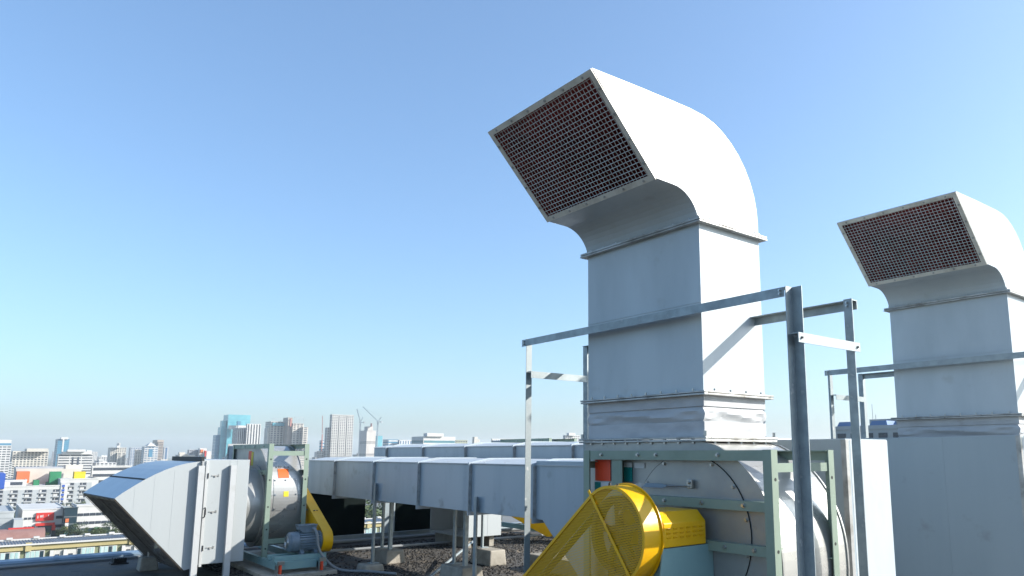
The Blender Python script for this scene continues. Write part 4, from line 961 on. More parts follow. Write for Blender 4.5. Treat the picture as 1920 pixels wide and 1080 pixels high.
CITY = [
 ('office_building', 'white office block with blue top storey band at far left edge', [
  ('wall', -1373.6, -1313.6, 11.6, 46.8, -40.0, 12.1, 'bands', 'white', 'wdark', 5, 3.4),
  ('upper_storey', -1373.6, -1313.6, 11.6, 46.2, 12.1, 15.8, 'plain', 'blueglass', None, 0, 0),
  ('roof_block', -1373.6, -1313.6, 11.6, 46.2, 15.8, 20.6, 'plain', 'white', None, 0, 0),
 ]),
 ('office_building', 'wide white block with dense grid of dark windows and rooftop plant room', [
  ('wall', -1429.0, -1369.0, 51.3, 94.3, -40.0, 4.1, 'grid', 'cream', 'wdark', 4.0, 3.3),
  ('roof_block', -1416.0, -1356.0, 67.1, 92.8, 4.1, 8.8, 'plain', 'cream', None, 0, 0),
 ]),
 ('glass_tower', 'slim blue glass tower with white stripe behind the white stepped offices', [
  ('wall', -1927.3, -1867.3, 142.2, 161.9, -40.0, 30.6, 'glass', 'blueglass', 'mull', 6, 4),
  ('stripe', -1859.2, -1847.9, 148.9, 151.6, -40.0, 30.4, 'plain', 'white', None, 0, 0),
  ('roof_block', -1880.9, -1863.4, 146.9, 159.3, 30.6, 35.0, 'plain', 'white', None, 0, 0),
 ]),
 ('office_building', 'white stepped office building with paired dark glass columns in front', [
  ('wall', -1468.5, -1450.1, 113.3, 160.4, -40.0, 0.0, 'bands', 'white', 'wdark', 12, 4.2),
  ('upper_storey', -1463.9, -1446.3, 117.9, 157.8, 0.0, 4.3, 'bands', 'white', 'wdark', 12, 4),
  ('roof_block', -1458.1, -1441.4, 123.9, 148.4, 4.3, 7.8, 'plain', 'white', None, 0, 0),
  ('glass_column', -1433.8, -1425.8, 129.6, 131.8, -40.0, -4.2, 'plain', 'wdarkm', None, 0, 0),
  ('glass_column', -1428.4, -1420.4, 136.2, 138.7, -40.0, -4.2, 'plain', 'wdarkm', None, 0, 0),
 ]),
 ('apartment_block', 'small white apartment block beside the twin-domed tower', [
  ('wall', -1839.3, -1814.3, 206.3, 224.2, -40.0, -13.8, 'grid', 'white', 'wdark', 4, 3.2),
  ('roof_block', -1818.1, -1810.1, 211.5, 219.0, -13.8, -11.0, 'plain', 'white', None, 0, 0),
 ]),
 ('apartment_tower', 'cream tower topped by two small white domes', [
  ('wall', -2037.5, -1995.5, 253.9, 284.7, -40.0, 14.1, 'grid', 'cream', 'wdark', 4, 3.3),
  ('front_block', -2017.2, -1985.3, 266.3, 283.3, -40.0, 3.0, 'grid', 'cream', 'wdark', 6, 3.3),
  ('dome_base', -1994.9, -1986.9, 264.4, 270.7, 14.1, 21.5, 'plain', 'white', None, 0, 0),
  ('dome', -1994.6, -1986.6, 264.8, 267.1, 21.5, 25.8, 'plain', 'white', None, 0, 0),
  ('dome', -1992.1, -1984.1, 267.8, 270.3, 21.5, 25.8, 'plain', 'white', None, 0, 0),
 ]),
 ('unfinished_block', 'grey open concrete frame building left of beige apartments', [
  ('wall', -2286.7, -2261.5, 332.4, 359.6, -40.0, 15.9, 'grid', 'grey', 'wblue', 5, 4),
 ]),
 ('apartment_block', 'beige slim apartment block beside the blue striped tower', [
  ('wall', -1972.7, -1958.6, 298.6, 312.5, -40.0, 9.1, 'grid', 'beige', 'wdark', 4, 3.3),
 ]),
 ('office_tower', 'white and blue striped tower with a pyramid crown', [
  ('wall', -1683.0, -1654.2, 266.7, 290.7, -40.0, 14.3, 'bands', 'white', 'wblue', 5, 3.6),
  ('glass_column', -1644.6, -1636.6, 272.0, 278.4, -5.5, 10.1, 'plain', 'blueglass', None, 0, 0),
  ('crown', -1667.7, -1650.8, 270.7, 286.4, 15.9, 23.7, 'pyramid', 'white', None, 0, 0),
 ]),
 ('brown_tower', 'brown grey tower with wide cap behind the pyramid crowned tower', [
  ('wall', -1970.8, -1926.5, 337.5, 348.4, -40.0, 27.6, 'bands', 'brown', 'wdark', 20, 3.5),
  ('cap', -1985.7, -1928.0, 335.6, 348.7, 25.2, 32.5, 'plain', 'brown', None, 0, 0),
 ]),
 ('grey_tower', 'pale blue grey tower at right of the brown tower', [
  ('wall', -2523.7, -2492.2, 453.6, 465.0, -40.0, 19.4, 'fins', 'grey', 'wblue', 6, 4),
 ]),
 ('low_block', 'cream low block with round rooftop sign frames', [
  ('wall', -1551.0, -1514.8, 301.9, 327.9, -40.0, -1.2, 'plain', 'cream', None, 0, 0),
  ('roof_block', -1523.4, -1515.4, 301.1, 310.9, -1.2, 3.7, 'plain', 'cream', None, 0, 0),
  ('hall', -1528.2, -1514.8, 301.9, 315.3, -1.2, 1.3, 'plain', 'beige', None, 0, 0),
 ]),
 ('low_block', 'grey stepped block with dark window bands beyond the hood', [
  ('wall', -1611.8, -1598.1, 334.5, 351.7, -40.0, 8.0, 'bands', 'grey', 'wdark', 8, 4),
 ]),
 ('low_block', 'white block with colourful mural wall near the teal glass tower', [
  ('wall', -1597.8, -1584.8, 350.6, 363.1, -40.0, 11.7, 'plain', 'white', None, 0, 0),
  ('annex', -1583.8, -1575.8, 361.5, 369.7, -40.0, 5.9, 'plain', 'white', None, 0, 0),
  ('mural', -1580.4, -1572.4, 349.8, 354.5, 1.8, 9.0, 'plain', 'orange', None, 0, 0),
  ('mural', -1576.7, -1568.7, 354.2, 356.6, -7.6, 1.8, 'plain', 'tealglass', None, 0, 0),
  ('mural', -1575.1, -1567.1, 356.2, 358.6, -4.5, 6.9, 'plain', 'red', None, 0, 0),
 ]),
 ('glass_tower', 'large stepped teal glass tower with white billboard', [
  ('wall', -2054.6, -2008.6, 505.0, 558.9, -40.0, 96.6, 'glass', 'tealglass', 'mull', 9, 8),
  ('crown', -2054.6, -2008.6, 505.0, 558.9, 96.6, 100.0, 'plain', 'tealglass', None, 0, 0),
  ('wing', -2050.2, -2019.0, 492.4, 507.6, -40.0, 68.1, 'glass', 'tealglass', 'mull', 9, 8),
  ('wing', -2053.3, -2026.7, 483.0, 499.4, -40.0, 47.8, 'glass', 'blueglass', 'mull', 9, 8),
  ('step', -2036.2, -2018.1, 493.5, 503.5, 68.1, 84.4, 'plain', 'tealglass', None, 0, 0),
  ('billboard', -2000.0, -1992.0, 504.5, 524.7, 62.3, 71.7, 'plain', 'white', None, 0, 0),
  ('billboard', -1985.4, -1977.4, 522.2, 542.5, 63.0, 71.7, 'plain', 'white', None, 0, 0),
  ('glass_column', -1987.1, -1979.1, 520.1, 527.7, 71.7, 82.5, 'plain', 'blueglass', None, 0, 0),
 ]),
 ('finned_office', 'white vertical finned office block in two heights beside teal tower', [
  ('wall', -1484.0, -1448.3, 382.4, 399.2, -40.0, 48.1, 'fins', 'white', 'wdark', 3.2, 60),
  ('tower', -1445.6, -1437.6, 395.3, 419.9, -40.0, 56.0, 'fins', 'white', 'wdark', 4.2, 60),
 ]),
 ('apartment_tower', 'beige twin apartment towers with rooftop frames and tall lift core', [
  ('wall', -1802.2, -1762.4, 536.0, 572.1, -40.0, 74.4, 'grid', 'beige', 'wdark', 6.5, 4.2),
  ('wing', -1790.3, -1766.4, 531.2, 537.8, -40.0, 59.6, 'plain', 'beige', None, 0, 0),
  ('lift_core', -1771.1, -1737.3, 566.4, 577.2, -40.0, 84.3, 'plain', 'brown', None, 0, 0),
  ('stripe', -1729.3, -1721.3, 567.1, 569.5, 62.9, 81.3, 'plain', 'crane_red', None, 0, 0),
  ('roof_frame', -1767.3, -1759.3, 539.8, 568.6, 74.4, 75.7, 'frame', 'grey', None, 0, 0),
  ('roof_frame', -1735.1, -1727.1, 578.7, 599.5, 70.7, 79.4, 'frame', 'grey', None, 0, 0),
  ('glass_band', -1767.7, -1759.7, 539.3, 568.8, 64.6, 72.0, 'plain', 'tealglass', None, 0, 0),
  ('tower', -1737.5, -1729.5, 575.9, 600.3, -40.0, 70.7, 'grid', 'beige', 'wdark', 6.5, 4.2),
  ('tower', -1733.7, -1714.2, 594.4, 606.0, -40.0, 62.1, 'grid', 'beige', 'wdark', 6, 4.2),
 ]),
 ('condominium_tower', 'tall grey condominium tower with a lower shoulder and dark vertical bays', [
  ('wall', -1516.7, -1505.0, 580.7, 627.8, -40.0, 81.6, 'bays', 'greywarm', 'wdark', 4.2, 3.4),
  ('shoulder', -1522.5, -1510.6, 573.8, 584.0, -40.0, 55.0, 'bays', 'greywarm', 'wdark', 4.2, 3.4),
  ('podium', -1531.9, -1519.8, 562.7, 586.4, -40.0, 6.2, 'bays', 'greywarm', 'wdark', 4.2, 3.4),
 ]),
 ('small_tower', 'narrow blue glass block beside the grey condominium', [
  ('wall', -1696.4, -1686.3, 628.1, 640.6, -40.0, 30.1, 'bands', 'blueglass', 'white', 30, 7),
 ]),
 ('unfinished_tower', 'unfinished concrete tower wrapped in pale sheets between two cranes', [
  ('wall', -1658.7, -1619.6, 708.8, 731.0, -40.0, 53.5, 'sheet', 'concrete2', 'wdark', 8, 13),
  ('top_storey', -1637.8, -1618.4, 710.2, 723.2, 53.5, 63.3, 'plain', 'concrete2', None, 0, 0),
  ('antenna', -1620.7, -1612.7, 717.2, 717.9, 63.3, 70.7, 'plain', 'crane_red', None, 0, 0),
 ]),
 ('glass_tower', 'pale teal glass slab right of the unfinished tower', [
  ('wall', -1934.1, -1926.1, 871.6, 889.7, -40.0, 49.1, 'glass', 'tealglass', 'mull', 7, 8),
 ]),
 ('glass_office', 'low blue glass office with horizontal white bands', [
  ('wall', -1454.2, -1428.7, 673.0, 695.7, -40.0, 29.5, 'bands', 'blueglass', 'white', 80, 6),
 ]),
 ('office_building', 'pale building with vertical piers right of the blue glass office', [
  ('wall', -1421.9, -1413.9, 690.9, 720.0, -40.0, 28.4, 'fins', 'white', 'wblue', 5, 60),
 ]),
 ('modern_office', 'modern white office with wrap around glass bands and stepped roof', [
  ('wall', -956.4, -921.4, 486.2, 536.9, -40.0, 20.2, 'bands', 'white', 'wteal', 100, 7),
  ('upper_storey', -956.4, -921.4, 486.2, 536.9, 20.2, 25.0, 'plain', 'white', None, 0, 0),
  ('roof_block', -929.0, -918.1, 490.2, 516.1, 25.0, 29.5, 'plain', 'white', None, 0, 0),
 ]),
 ('low_block', 'olive green block behind the rear duct', [
  ('wall', -1049.5, -1041.5, 607.8, 629.8, -40.0, 22.4, 'grid', 'olive', 'wdark', 4, 3.4),
 ]),
 ('small_tower', 'small cream tower peeking over the rear duct', [
  ('wall', -1322.6, -1314.6, 811.0, 824.6, -40.0, 30.6, 'plain', 'cream', None, 0, 0),
  ('roof_block', -1322.3, -1314.3, 811.4, 819.2, 30.6, 35.6, 'plain', 'beige', None, 0, 0),
 ]),
 ('apartment_block', 'distant white block seen between the tower support posts', [
  ('wall', -1201.5, -1193.5, 957.5, 996.5, -40.0, 38.3, 'bands', 'white', 'wdark', 5, 3.5),
  ('roof_block', -1196.6, -1188.6, 963.5, 980.8, 38.3, 43.9, 'plain', 'white', None, 0, 0),
 ]),
 ('hillside_house', 'grey white house with blue roof canopies right of the support posts', [
  ('wall', -88.5, -72.7, 147.5, 150.2, -40.0, 6.8, 'house', 'paleg', 'wdark', 3, 3.2),
 ]),
 ('hall_building', 'long cream hall with flat roof behind the coloured stair towers', [
  ('wall', -734.2, -702.1, 29.5, 70.9, -40.0, -10.0, 'plain', 'cream', None, 0, 0),
  ('roof', -734.8, -702.3, 29.2, 60.0, -10.0, -8.9, 'plain', 'grey', None, 0, 0),
  ('hall', -694.2, -678.3, 58.3, 69.2, -10.0, -7.2, 'plain', 'beige', None, 0, 0),
 ]),
 ('strip_building', 'long white strip building behind the intake hood', [
  ('wall', -720.9, -712.9, 79.2, 107.1, -40.0, -9.1, 'bands', 'white', 'wdark', 40, 5),
 ]),
 ('balcony_block', 'white slab block with rows of recessed balconies and grey panels', [
  ('wall', -703.9, -643.9, 5.7, 57.3, -40.0, -21.4, 'balcony', 'white', 'wdark', 14.4, 3.1),
 ]),
 ('balcony_block', 'taller white slab wing with balconies behind the balcony slab', [
  ('wall', -703.7, -643.7, 53.1, 76.2, -40.0, -17.1, 'balcony2', 'white', 'wdark', 13, 3.1),
 ]),
 ('service_wing', 'white service wing between the coloured stair towers and balcony slab', [
  ('wall', -724.9, -664.9, 11.7, 34.8, -40.0, -17.8, 'grid', 'white', 'wdark', 9, 4),
 ]),
 ('shed', 'large pale grey sheet metal shed with horizontal seams', [
  ('wall', -481.9, -421.9, 7.5, 18.9, -40.0, -24.8, 'shed', 'paleg', 'seam', 60, 6),
  ('annex', -425.7, -412.7, 18.7, 22.0, -40.0, -27.4, 'plain', 'paleg', None, 0, 0),
 ]),
 ('shopping_centre', 'white shopping centre with big red sign panels', [
  ('wall', -507.1, -447.8, 23.2, 40.9, -40.0, -25.6, 'mall', 'white', 'wdark', 7, 4),
 ]),
 ('glass_atrium', 'dark glass atrium front joining the two white shop wings', [
  ('wall', -461.3, -440.9, 39.4, 44.7, -40.0, -25.0, 'glass', 'darkglass', 'mull2', 3, 3.5),
 ]),
 ('shopping_centre', 'white banded shop wing with green panel at ground level', [
  ('wall', -466.6, -443.2, 44.5, 64.2, -40.0, -24.5, 'mall2', 'white', 'wdark', 8, 4),
 ]),
 ('stair_tower', 'orange square stair tower on the white slab roofs', [
  ('wall', -701.6, -682.8, 29.4, 37.1, -20.0, -11.7, 'plain', 'orange', None, 0, 0),
 ]),
 ('stair_tower', 'tall green stair tower with lower green step on slab roofs', [
  ('wall', -670.0, -661.0, 47.8, 54.7, -22.5, -11.6, 'plain', 'green', None, 0, 0),
  ('step', -671.5, -662.3, 46.3, 52.4, -23.3, -19.0, 'plain', 'green', None, 0, 0),
 ]),
 ('stair_tower', 'bright yellow square stair tower near the intake hood', [
  ('wall', -668.1, -659.3, 62.4, 69.4, -17.7, -11.8, 'plain', 'yellow', None, 0, 0),
  ('sill', -667.1, -659.1, 62.7, 67.2, -18.5, -17.3, 'plain', 'orange', None, 0, 0),
 ]),
 ('stair_tower', 'blue stair tower at the left picture edge above the balcony slab', [
  ('wall', -697.0, -642.9, 14.8, 21.6, -22.4, -12.2, 'plain', 'blue', None, 0, 0),
 ]),
 ('low_block', 'small green roofed hut left of the green stair tower', [
  ('wall', -673.0, -662.1, 38.7, 42.1, -21.5, -17.4, 'plain', 'green', None, 0, 0),
 ]),
 ('low_block', 'white end stair strip with blue window squares on balcony slab', [
  ('wall', -608.7, -600.7, 50.2, 54.0, -40.0, -18.3, 'bluestrip', 'white', 'blue', 3, 3.1),
 ]),
]

# ------------------------------------------------------------------ town below: ground, road
ZG = -40.0
CUR[0] = (0, 0, 0)
b = MB(); b.box(-9000, 9000, -9000, 9000, ZG - 0.5, ZG)
struct(b.build('ground', 'ground'))
b = MB(); b.box(-436, -424, -120, 400, ZG + 0.004, ZG + 0.008)
struct(b.build('road', 'road'))

MKEY = lambda c: 't' + c if ('t' + c) in MT else {'crane_red': 'tcranered'}[c]

def wall_windows(x0, x1, y0, y1, z0, z1, style, du, fh):
    """window geometry on the two faces that can be seen (+X and -Y)"""
    w = MB()
    for face in ('x', 'y'):
        a0, a1 = (y0, y1) if face == 'x' else (x0, x1)
        W = a1 - a0
        def put(u0, u1, v0, v1, o=0.12):
            if u1 - u0 < 0.2 or v1 - v0 < 0.1: return
            if face == 'x': w.box(x1 + 0.01, x1 + o, u0, u1, v0, v1)
            else: w.box(u0, u1, y0 - o, y0 - 0.01, v0, v1)
        nf = max(1, int((z1 - z0 - 0.6) / fh)); nc = max(1, int(W / du))
        cw = W / nc
        zt = z1 - 0.8
        if style in ('grid', 'bays', 'house'):
            for k in range(nf):
                zz = zt - k * fh
                if zz - fh * 0.5 < z0 + 0.5: break
                for c in range(nc):
                    if style == 'bays' and c % 4 == 3: continue
                    put(a0 + cw * (c + 0.2), a0 + cw * (c + 0.8), zz - fh * 0.55, zz)
            if style == 'bays':
                for c in range(3, nc, 4): put(a0 + cw * (c + 0.25), a0 + cw * (c + 0.75), z0 + 1, zt)
        elif style == 'bands':
            for k in range(nf):
                zz = zt - k * fh
                if zz - fh * 0.5 < z0 + 0.3: break
                for c in range(nc): put(a0 + cw * c + min(0.12 * cw, 0.7), a0 + cw * (c + 1) - min(0.12 * cw, 0.7), zz - fh * 0.45, zz)
        elif style == 'fins':
            for c in range(nc): put(a0 + cw * (c + 0.3), a0 + cw * (c + 0.75), z0 + 0.5, z1 - 1.0)
        elif style == 'glass':
            for c in range(1, nc): put(a0 + cw * c - 0.13, a0 + cw * c + 0.13, z0, z1)
            for k in range(1, nf + 1): put(a0, a1, zt - k * fh, zt - k * fh + 0.5, 0.10)
        elif style == 'sheet':
            for k, zz in enumerate((z1 - 25, z1 - 53)): put(a0 + 0.2, a1 - 0.2, zz - 1.6, zz); put(a0 + 0.2, a1 - 0.2, zz - 4.6, zz - 3.8)
        elif style == 'shed':
            k = 1
            while z1 - k * 2.4 > z0: put(a0 + 0.1, a1 - 0.1, z1 - k * 2.4, z1 - k * 2.4 + 0.14, 0.1); k += 1
    return w

def balconies(t, x1, y0, y1, z1, pitch, fh, floors, first):
    n = int((y1 - y0 - first) / pitch) + 1
    for c in range(n):
        ya = y0 + first + c * pitch; yb = ya + pitch * 0.52
        if yb > y1 - 0.5: break
        MB().box(x1 + 0.02, x1 + 0.10, yb + 0.2, ya + pitch - 0.2, z1 - 2.0 - floors * fh, z1 - 2.2).build('panel_strip', 'tpaleg', t) if ya + pitch < y1 else None
        for k in range(floors):
            zt = z1 - 2.2 - k * fh
            bal = MB().box(x1 + 0.02, x1 + 0.08, ya, yb, zt - fh + 0.5, zt).build('balcony', 'twdark', t)
            MB().box(x1 + 0.09, x1 + 1.0, ya - 0.1, yb + 0.1, zt - fh + 0.30, zt - fh + 0.48).build('slab', 'tpaleg', bal)
            r = MB(); r.box(x1 + 0.92, x1 + 1.0, ya, yb, zt - fh + 0.5, zt - fh + 1.25); r.build('railing', 'tgrey', bal)
            cu = MB(); cu.box(x1 + 0.1, x1 + 0.2, ya + 0.3 + 0.9 * ((c + k) % 2), ya + 1.5 + 1.2 * ((c * 2 + k) % 2), zt - fh + 0.7, zt - 0.3); cu.build('curtain', 'twhite', bal)

house_n = 0
for (nm, label, rows) in CITY:
    x0, x1, y0, y1, z0, z1 = rows[0][1:7]
    t = thing(nm, label, 'building', ((x0 + x1) / 2, (y0 + y1) / 2, ZG), 'buildings of the town')
    for i, (part, x0, x1, y0, y1, z0, z1, st, col, win, du, fh) in enumerate(rows):
        m = MKEY(col)
        if st == 'pyramid':
            cx, cy = (x0 + x1) / 2, (y0 + y1) / 2
            q = MB(); q.add([(x1 - 30, y0, z0), (x1, y0, z0), (x1, y1, z0), (x1 - 30, y1, z0), (x1 - 15, cy, z1)], [(0, 1, 4), (1, 2, 4), (2, 3, 4), (3, 0, 4), (0, 3, 2, 1)])
            q.build(part, m, t); continue
        if st == 'frame':
            zt = z1 + 6; q = MB()
            for j in range(6):
                y = y0 + (y1 - y0) * j / 5
                q.box(x1 - 0.5, x1, y - 0.25, y + 0.25, z0 - 3, zt)
            q.box(x1 - 0.5, x1, y0, y1, zt - 0.6, zt); q.box(x1 - 8, x1 - 0.5, y0, y0 + 0.5, zt - 0.6, zt)
            q.build(part, m, t); continue
        body = MB().box(x0, x1, y0, y1, z0 + (0.01 if i else 0), z1).build(part, m, t)
        if i == 0 and st not in ('plain',):
            h = 0.8 if z1 - z0 > 15 else 0.4
            r = MB()
            r.box(x1 - 0.3, x1 + 0.2, y0 - 0.2, y1 + 0.2, z1 + 0.01, z1 + h); r.box(x0, x1 - 0.31, y0 - 0.2, y0 + 0.3, z1 + 0.01, z1 + h); r.box(x0, x1 - 0.31, y1 - 0.3, y1 + 0.2, z1 + 0.01, z1 + h)
            r.build('roof_parapet', m, t)
        if st in ('grid', 'bands', 'fins', 'bays', 'glass', 'sheet', 'shed', 'house'):
            if st == 'house': st_ = 'grid'
            w = wall_windows(x0, x1, y0, y1, z0 + 2, z1, st, du, fh)
            if w.v: w.build('seam_rows' if st == 'shed' else ('mullions' if st == 'glass' else 'window_rows'), MKEY(win), body, kind='stuff')
        if st == 'balcony': balconies(t, x1, y0, y1, z1, 8.1, 2.95, 5, 3.2)
        if st == 'balcony2': balconies(t, x1, y0, y1, z1, 7.4, 2.95, 6, 4.4)
        if st == 'bluestrip':
            for k in range(6):
                MB().box(x1 + 0.02, x1 + 0.12, y0 + 0.5, y0 + 2.1, z1 - 2.2 - k * 2.9, z1 - 0.8 - k * 2.9).build('blue_panel', 'tblue', t)
                MB().box(x1 + 0.02, x1 + 0.11, y0 + 0.9, y0 + 1.9, z1 - 3.4 - k * 2.9, z1 - 2.4 - k * 2.9).build('window', 'twdark', t)
        if st == 'mall':
            for f_, zz in enumerate((z1 - 3.4, z1 - 7.6)):
                for k in range(3):
                    wdw = MB().box(x1 + 0.02, x1 + 0.15, y0 + 0.9 + k * 1.55 + 0.2 * f_, y0 + 2.1 + k * 1.55 + 0.2 * f_, zz - 1.0, zz).build('window', 'twdark', t)
                MB().box(x1 + 0.02, x1 + 0.2, y0 + 13.5, y1 - 0.3, zz - 1.2, zz + 0.2).build('window', 'tdarkglass', t)
            sg = MB().box(x1 + 0.1, x1 + 0.9, y0 + 5.4, y0 + 12.6, z1 - 5.2, z1 - 1.4).build('red_sign', 'tred', t)
            for (ya, yb, za, zb) in ((6.0, 6.35, -4.0, -2.7), (7.0, 7.35, -3.6, -2.6), (7.5, 7.85, -3.6, -2.6), (8.0, 8.3, -3.6, -2.4), (10.2, 10.5, -3.2, -2.4)):
                MB().box(x1 + 0.91, x1 + 0.95, y0 + ya, y0 + yb, z1 + za, z1 + zb).build('sign_mark', 'twhite', sg)
            MB().box(x1 + 0.1, x1 + 1.2, y0 + 5.6, y0 + 13.2, z1 - 7.6, z1 - 6.3).build('red_fascia', 'tred', t)
            MB().box(x1 + 0.1, x1 + 1.21, y0 + 12.2, y0 + 13.6, z1 - 10.0, z1 - 7.61).build('red_pier', 'tred', t)
            MB().box(x1 + 0.02, x1 + 0.6, y0 + 6.6, y0 + 12.1, z1 - 12.0, z1 - 7.62).build('dark_screen', 'tdarkglass', t)
            MB().box(x1 + 0.02, x1 + 0.3, y0 + 12.3, y1 - 0.2, z1 - 14.0, z1 - 10.1).build('shop_front', 'tdarkglass', t)
        if st == 'mall2':
            for zz in (z1 - 3.3, z1 - 7.4):
                for k in range(6): MB().box(x1 + 0.02, x1 + 0.2, y0 + 0.5 + k * 2.6, y0 + 2.8 + k * 2.6, zz - 1.3, zz).build('window', 'twdark', t)
            MB().box(x1 + 0.02, x1 + 0.4, y0 + 0.4, y0 + 15, z1 - 14.0, z1 - 10.6).build('shop_front', 'tdarkglass', t)
            MB().box(x1 + 0.45, x1 + 0.8, y0 + 8.0, y0 + 10.2, z1 - 14.2, z1 - 10.4).build('green_panel', 'tgreen', t)
            MB().box(x1 + 0.45, x1 + 0.7, y0 + 2.2, y0 + 3.9, z1 - 14.6, z1 - 11.2).build('pale_panel', 'tpaleg', t)
        if nm == 'glass_atrium':
            for k, c in enumerate(('torange', 'twhite', 'tochre', 'ttealglass')):
                MB().box(x1 + 0.15, x1 + 0.9, y0 + 0.6, y0 + 2.0, z1 - 6.6 - k * 2.0, z1 - 4.9 - k * 2.0).build('sign_panel', c, t)
        if nm == 'hillside_house':
            for (xa, xb) in ((x0 + 0.6, x0 + 3.4), (x0 + 8.2, x0 + 11.6)):
                c = MB(); c.prism([(xa - 0.4, z1 + 0.7), (xb + 0.3, z1 + 0.7), (xb + 0.1, z1 + 1.75), (xa + 0.3, z1 + 1.75)], 'y', y0 + 0.5, y0 + 4.5)
                rf = c.build('canopy', 'tblueroof', t)
                MB().box(xa, xb, y0 + 1.0, y0 + 4.0, z1 + 0.02, z1 + 0.69).build('canopy_room', 'tpaleg', rf)
            MB().box(x0 + 5.5, x1, y0 + 5, y0 + 6, z1 + 0.02, z1 + 2.3).build('stair_block', 'tpaleg', t)
            a = MB(); a.cyl((x0 + 7.4, y0 + 3, z1), Z_, 0.05, 0, 5.5, 6); a.cyl((x0 + 8.1, y0 + 3, z1), Z_, 0.06, 0, 3.2, 6); a.build('antenna', 'tgrey', t)
            for k in range(4):
                for sx in (1.0, 9.4): MB().box(x0 + sx + k * 0.85, x0 + sx + 0.55 + k * 0.85, y0 - 0.12, y0 - 0.01, z1 - 2.9, z1 - 1.9).build('window', 'twdark', t)

# ------------------------------------------------------------------ ochre row building with ribbed roof below our roof edge
t = thing('row_building', 'long ochre and green terrace with ribbed grey roof just below the roof edge', 'building', (-167, 45, ZG), 'buildings of the town')
rx, rz = -163.0, -13.9
wall = MB().box(-173, rx, -30, 105, ZG, rz - 0.6).build('wall', 'trowwall', t)
rf = MB(); rf.add([(rx + 0.5, -30, rz), (rx + 0.5, 105, rz), (-172.5, 105, rz - 0.30), (-172.5, -30, rz - 0.30)], [(0, 1, 2, 3)])
roof = rf.build('roof', 'tslate', t)
rb = MB()
for i in range(300):
    y = -29.8 + i * 0.45; rb.add([(rx + 0.5, y, rz + 0.005), (rx + 0.5, y + 0.14, rz + 0.005), (-172.5, y + 0.14, rz - 0.295), (-172.5, y, rz - 0.295), (rx + 0.5, y + 0.07, rz + 0.11), (-172.5, y + 0.07, rz - 0.19)], [(0, 3, 5, 4), (1, 4, 5, 2), (0, 4, 1)])
rb.build('roof_ribs', 'tgrey', roof, kind='stuff')
MB().box(-172.8, -172.2, -30, 105, rz - 0.20, rz - 0.02).build('ridge_cap', 'twhite', roof)
for i in range(34):
    y = -29 + i * 4
    MB().box(-172.7, -171.9, y, y + 0.9, rz - 0.02, rz + 0.3).build('roof_vent', 'twhite', roof)
MB().box(rx + 0.35, rx + 0.75, -30, 105, rz - 0.28, rz - 0.02).build('gutter', 'twhite', t)
MB().box(rx - 0.5, rx + 0.35, -30, 105, rz - 1.15, rz - 0.30).build('fascia', 'tochre', t)
for y in (-22, -6.3, 9.4, 25.1, 33.0, 48.7, 56.5, 72.2, 88):
    MB().box(rx - 0.3, rx + 0.62, y, y + 0.85, rz - 1.3, rz + 0.12).build('fascia_pier', 'tochre', t)
k = 0
y = -27.0
while y < 103:
    if k % 4 < 2:
        w = MB().box(rx + 0.02, rx + 0.16, y, y + 2.75, rz - 2.9, rz - 1.35).build('window', 'twhite', t)
        for j in range(4):
            MB().box(rx + 0.161, rx + 0.20, y + 0.10 + j * 0.66, y + 0.64 + j * 0.66, rz - 2.82, rz - 1.43).build('pane', 'tdarkglass' if (k * 7 + j) % 9 == 4 else 'tcurtain', w)
        y += 3.5
    else:
        MB().box(rx + 0.02, rx + 0.5, y + 0.0, y + 0.55, rz - 3.6, rz - 1.45).build('pilaster', 'twhite', t)
        p = MB().box(rx + 0.02, rx + 0.10, y + 0.6, y + 1.95, rz - 3.4, rz - 1.5).build('wall_panel', 'tgreywarm', t)
        MB().box(rx + 0.101, rx + 0.16, y + 0.8, y + 1.45, rz - 3.4, rz - 2.2).build('opening', 'twdark', p)
        y += 2.0
    k += 1

# red barrel roofed hall
t = thing('barrel_hall', 'rusty red barrel roofed hall beyond the terrace roof', 'building', (-316, 14, ZG), 'buildings of the town')
cs = [(-316 + 5.5 * math.cos(a), -26.6 + 3.1 * math.sin(a)) for a in [math.pi * i / 14 for i in range(15)]]
MB().prism(cs, 'y', 9.0, 23.0).build('roof', 'trust', t, smooth=True)
MB().box(-321.4, -310.6, 9.2, 22.8, ZG, -26.7).build('wall', 'twhite', t)
MB().box(-317, -315, 13.0, 20.0, -23.6, -23.2).build('ridge_vent', 'tred', t)
t = thing('flat_hall', 'grey white flat roofed hall right of the barrel roof', 'building', (-300, 34, ZG), 'buildings of the town')
MB().box(-312, -290, 25, 52, ZG, -28.9).build('wall', 'tpaleg', t); MB().box(-312.3, -289.7, 24.7, 52.3, -28.89, -28.5).build('roof', 'tgrey', t)
for y in (27, 33, 39, 45): MB().box(-305, -302, y, y + 2, -28.49, -27.9).build('roof_unit', 'twhite', t)

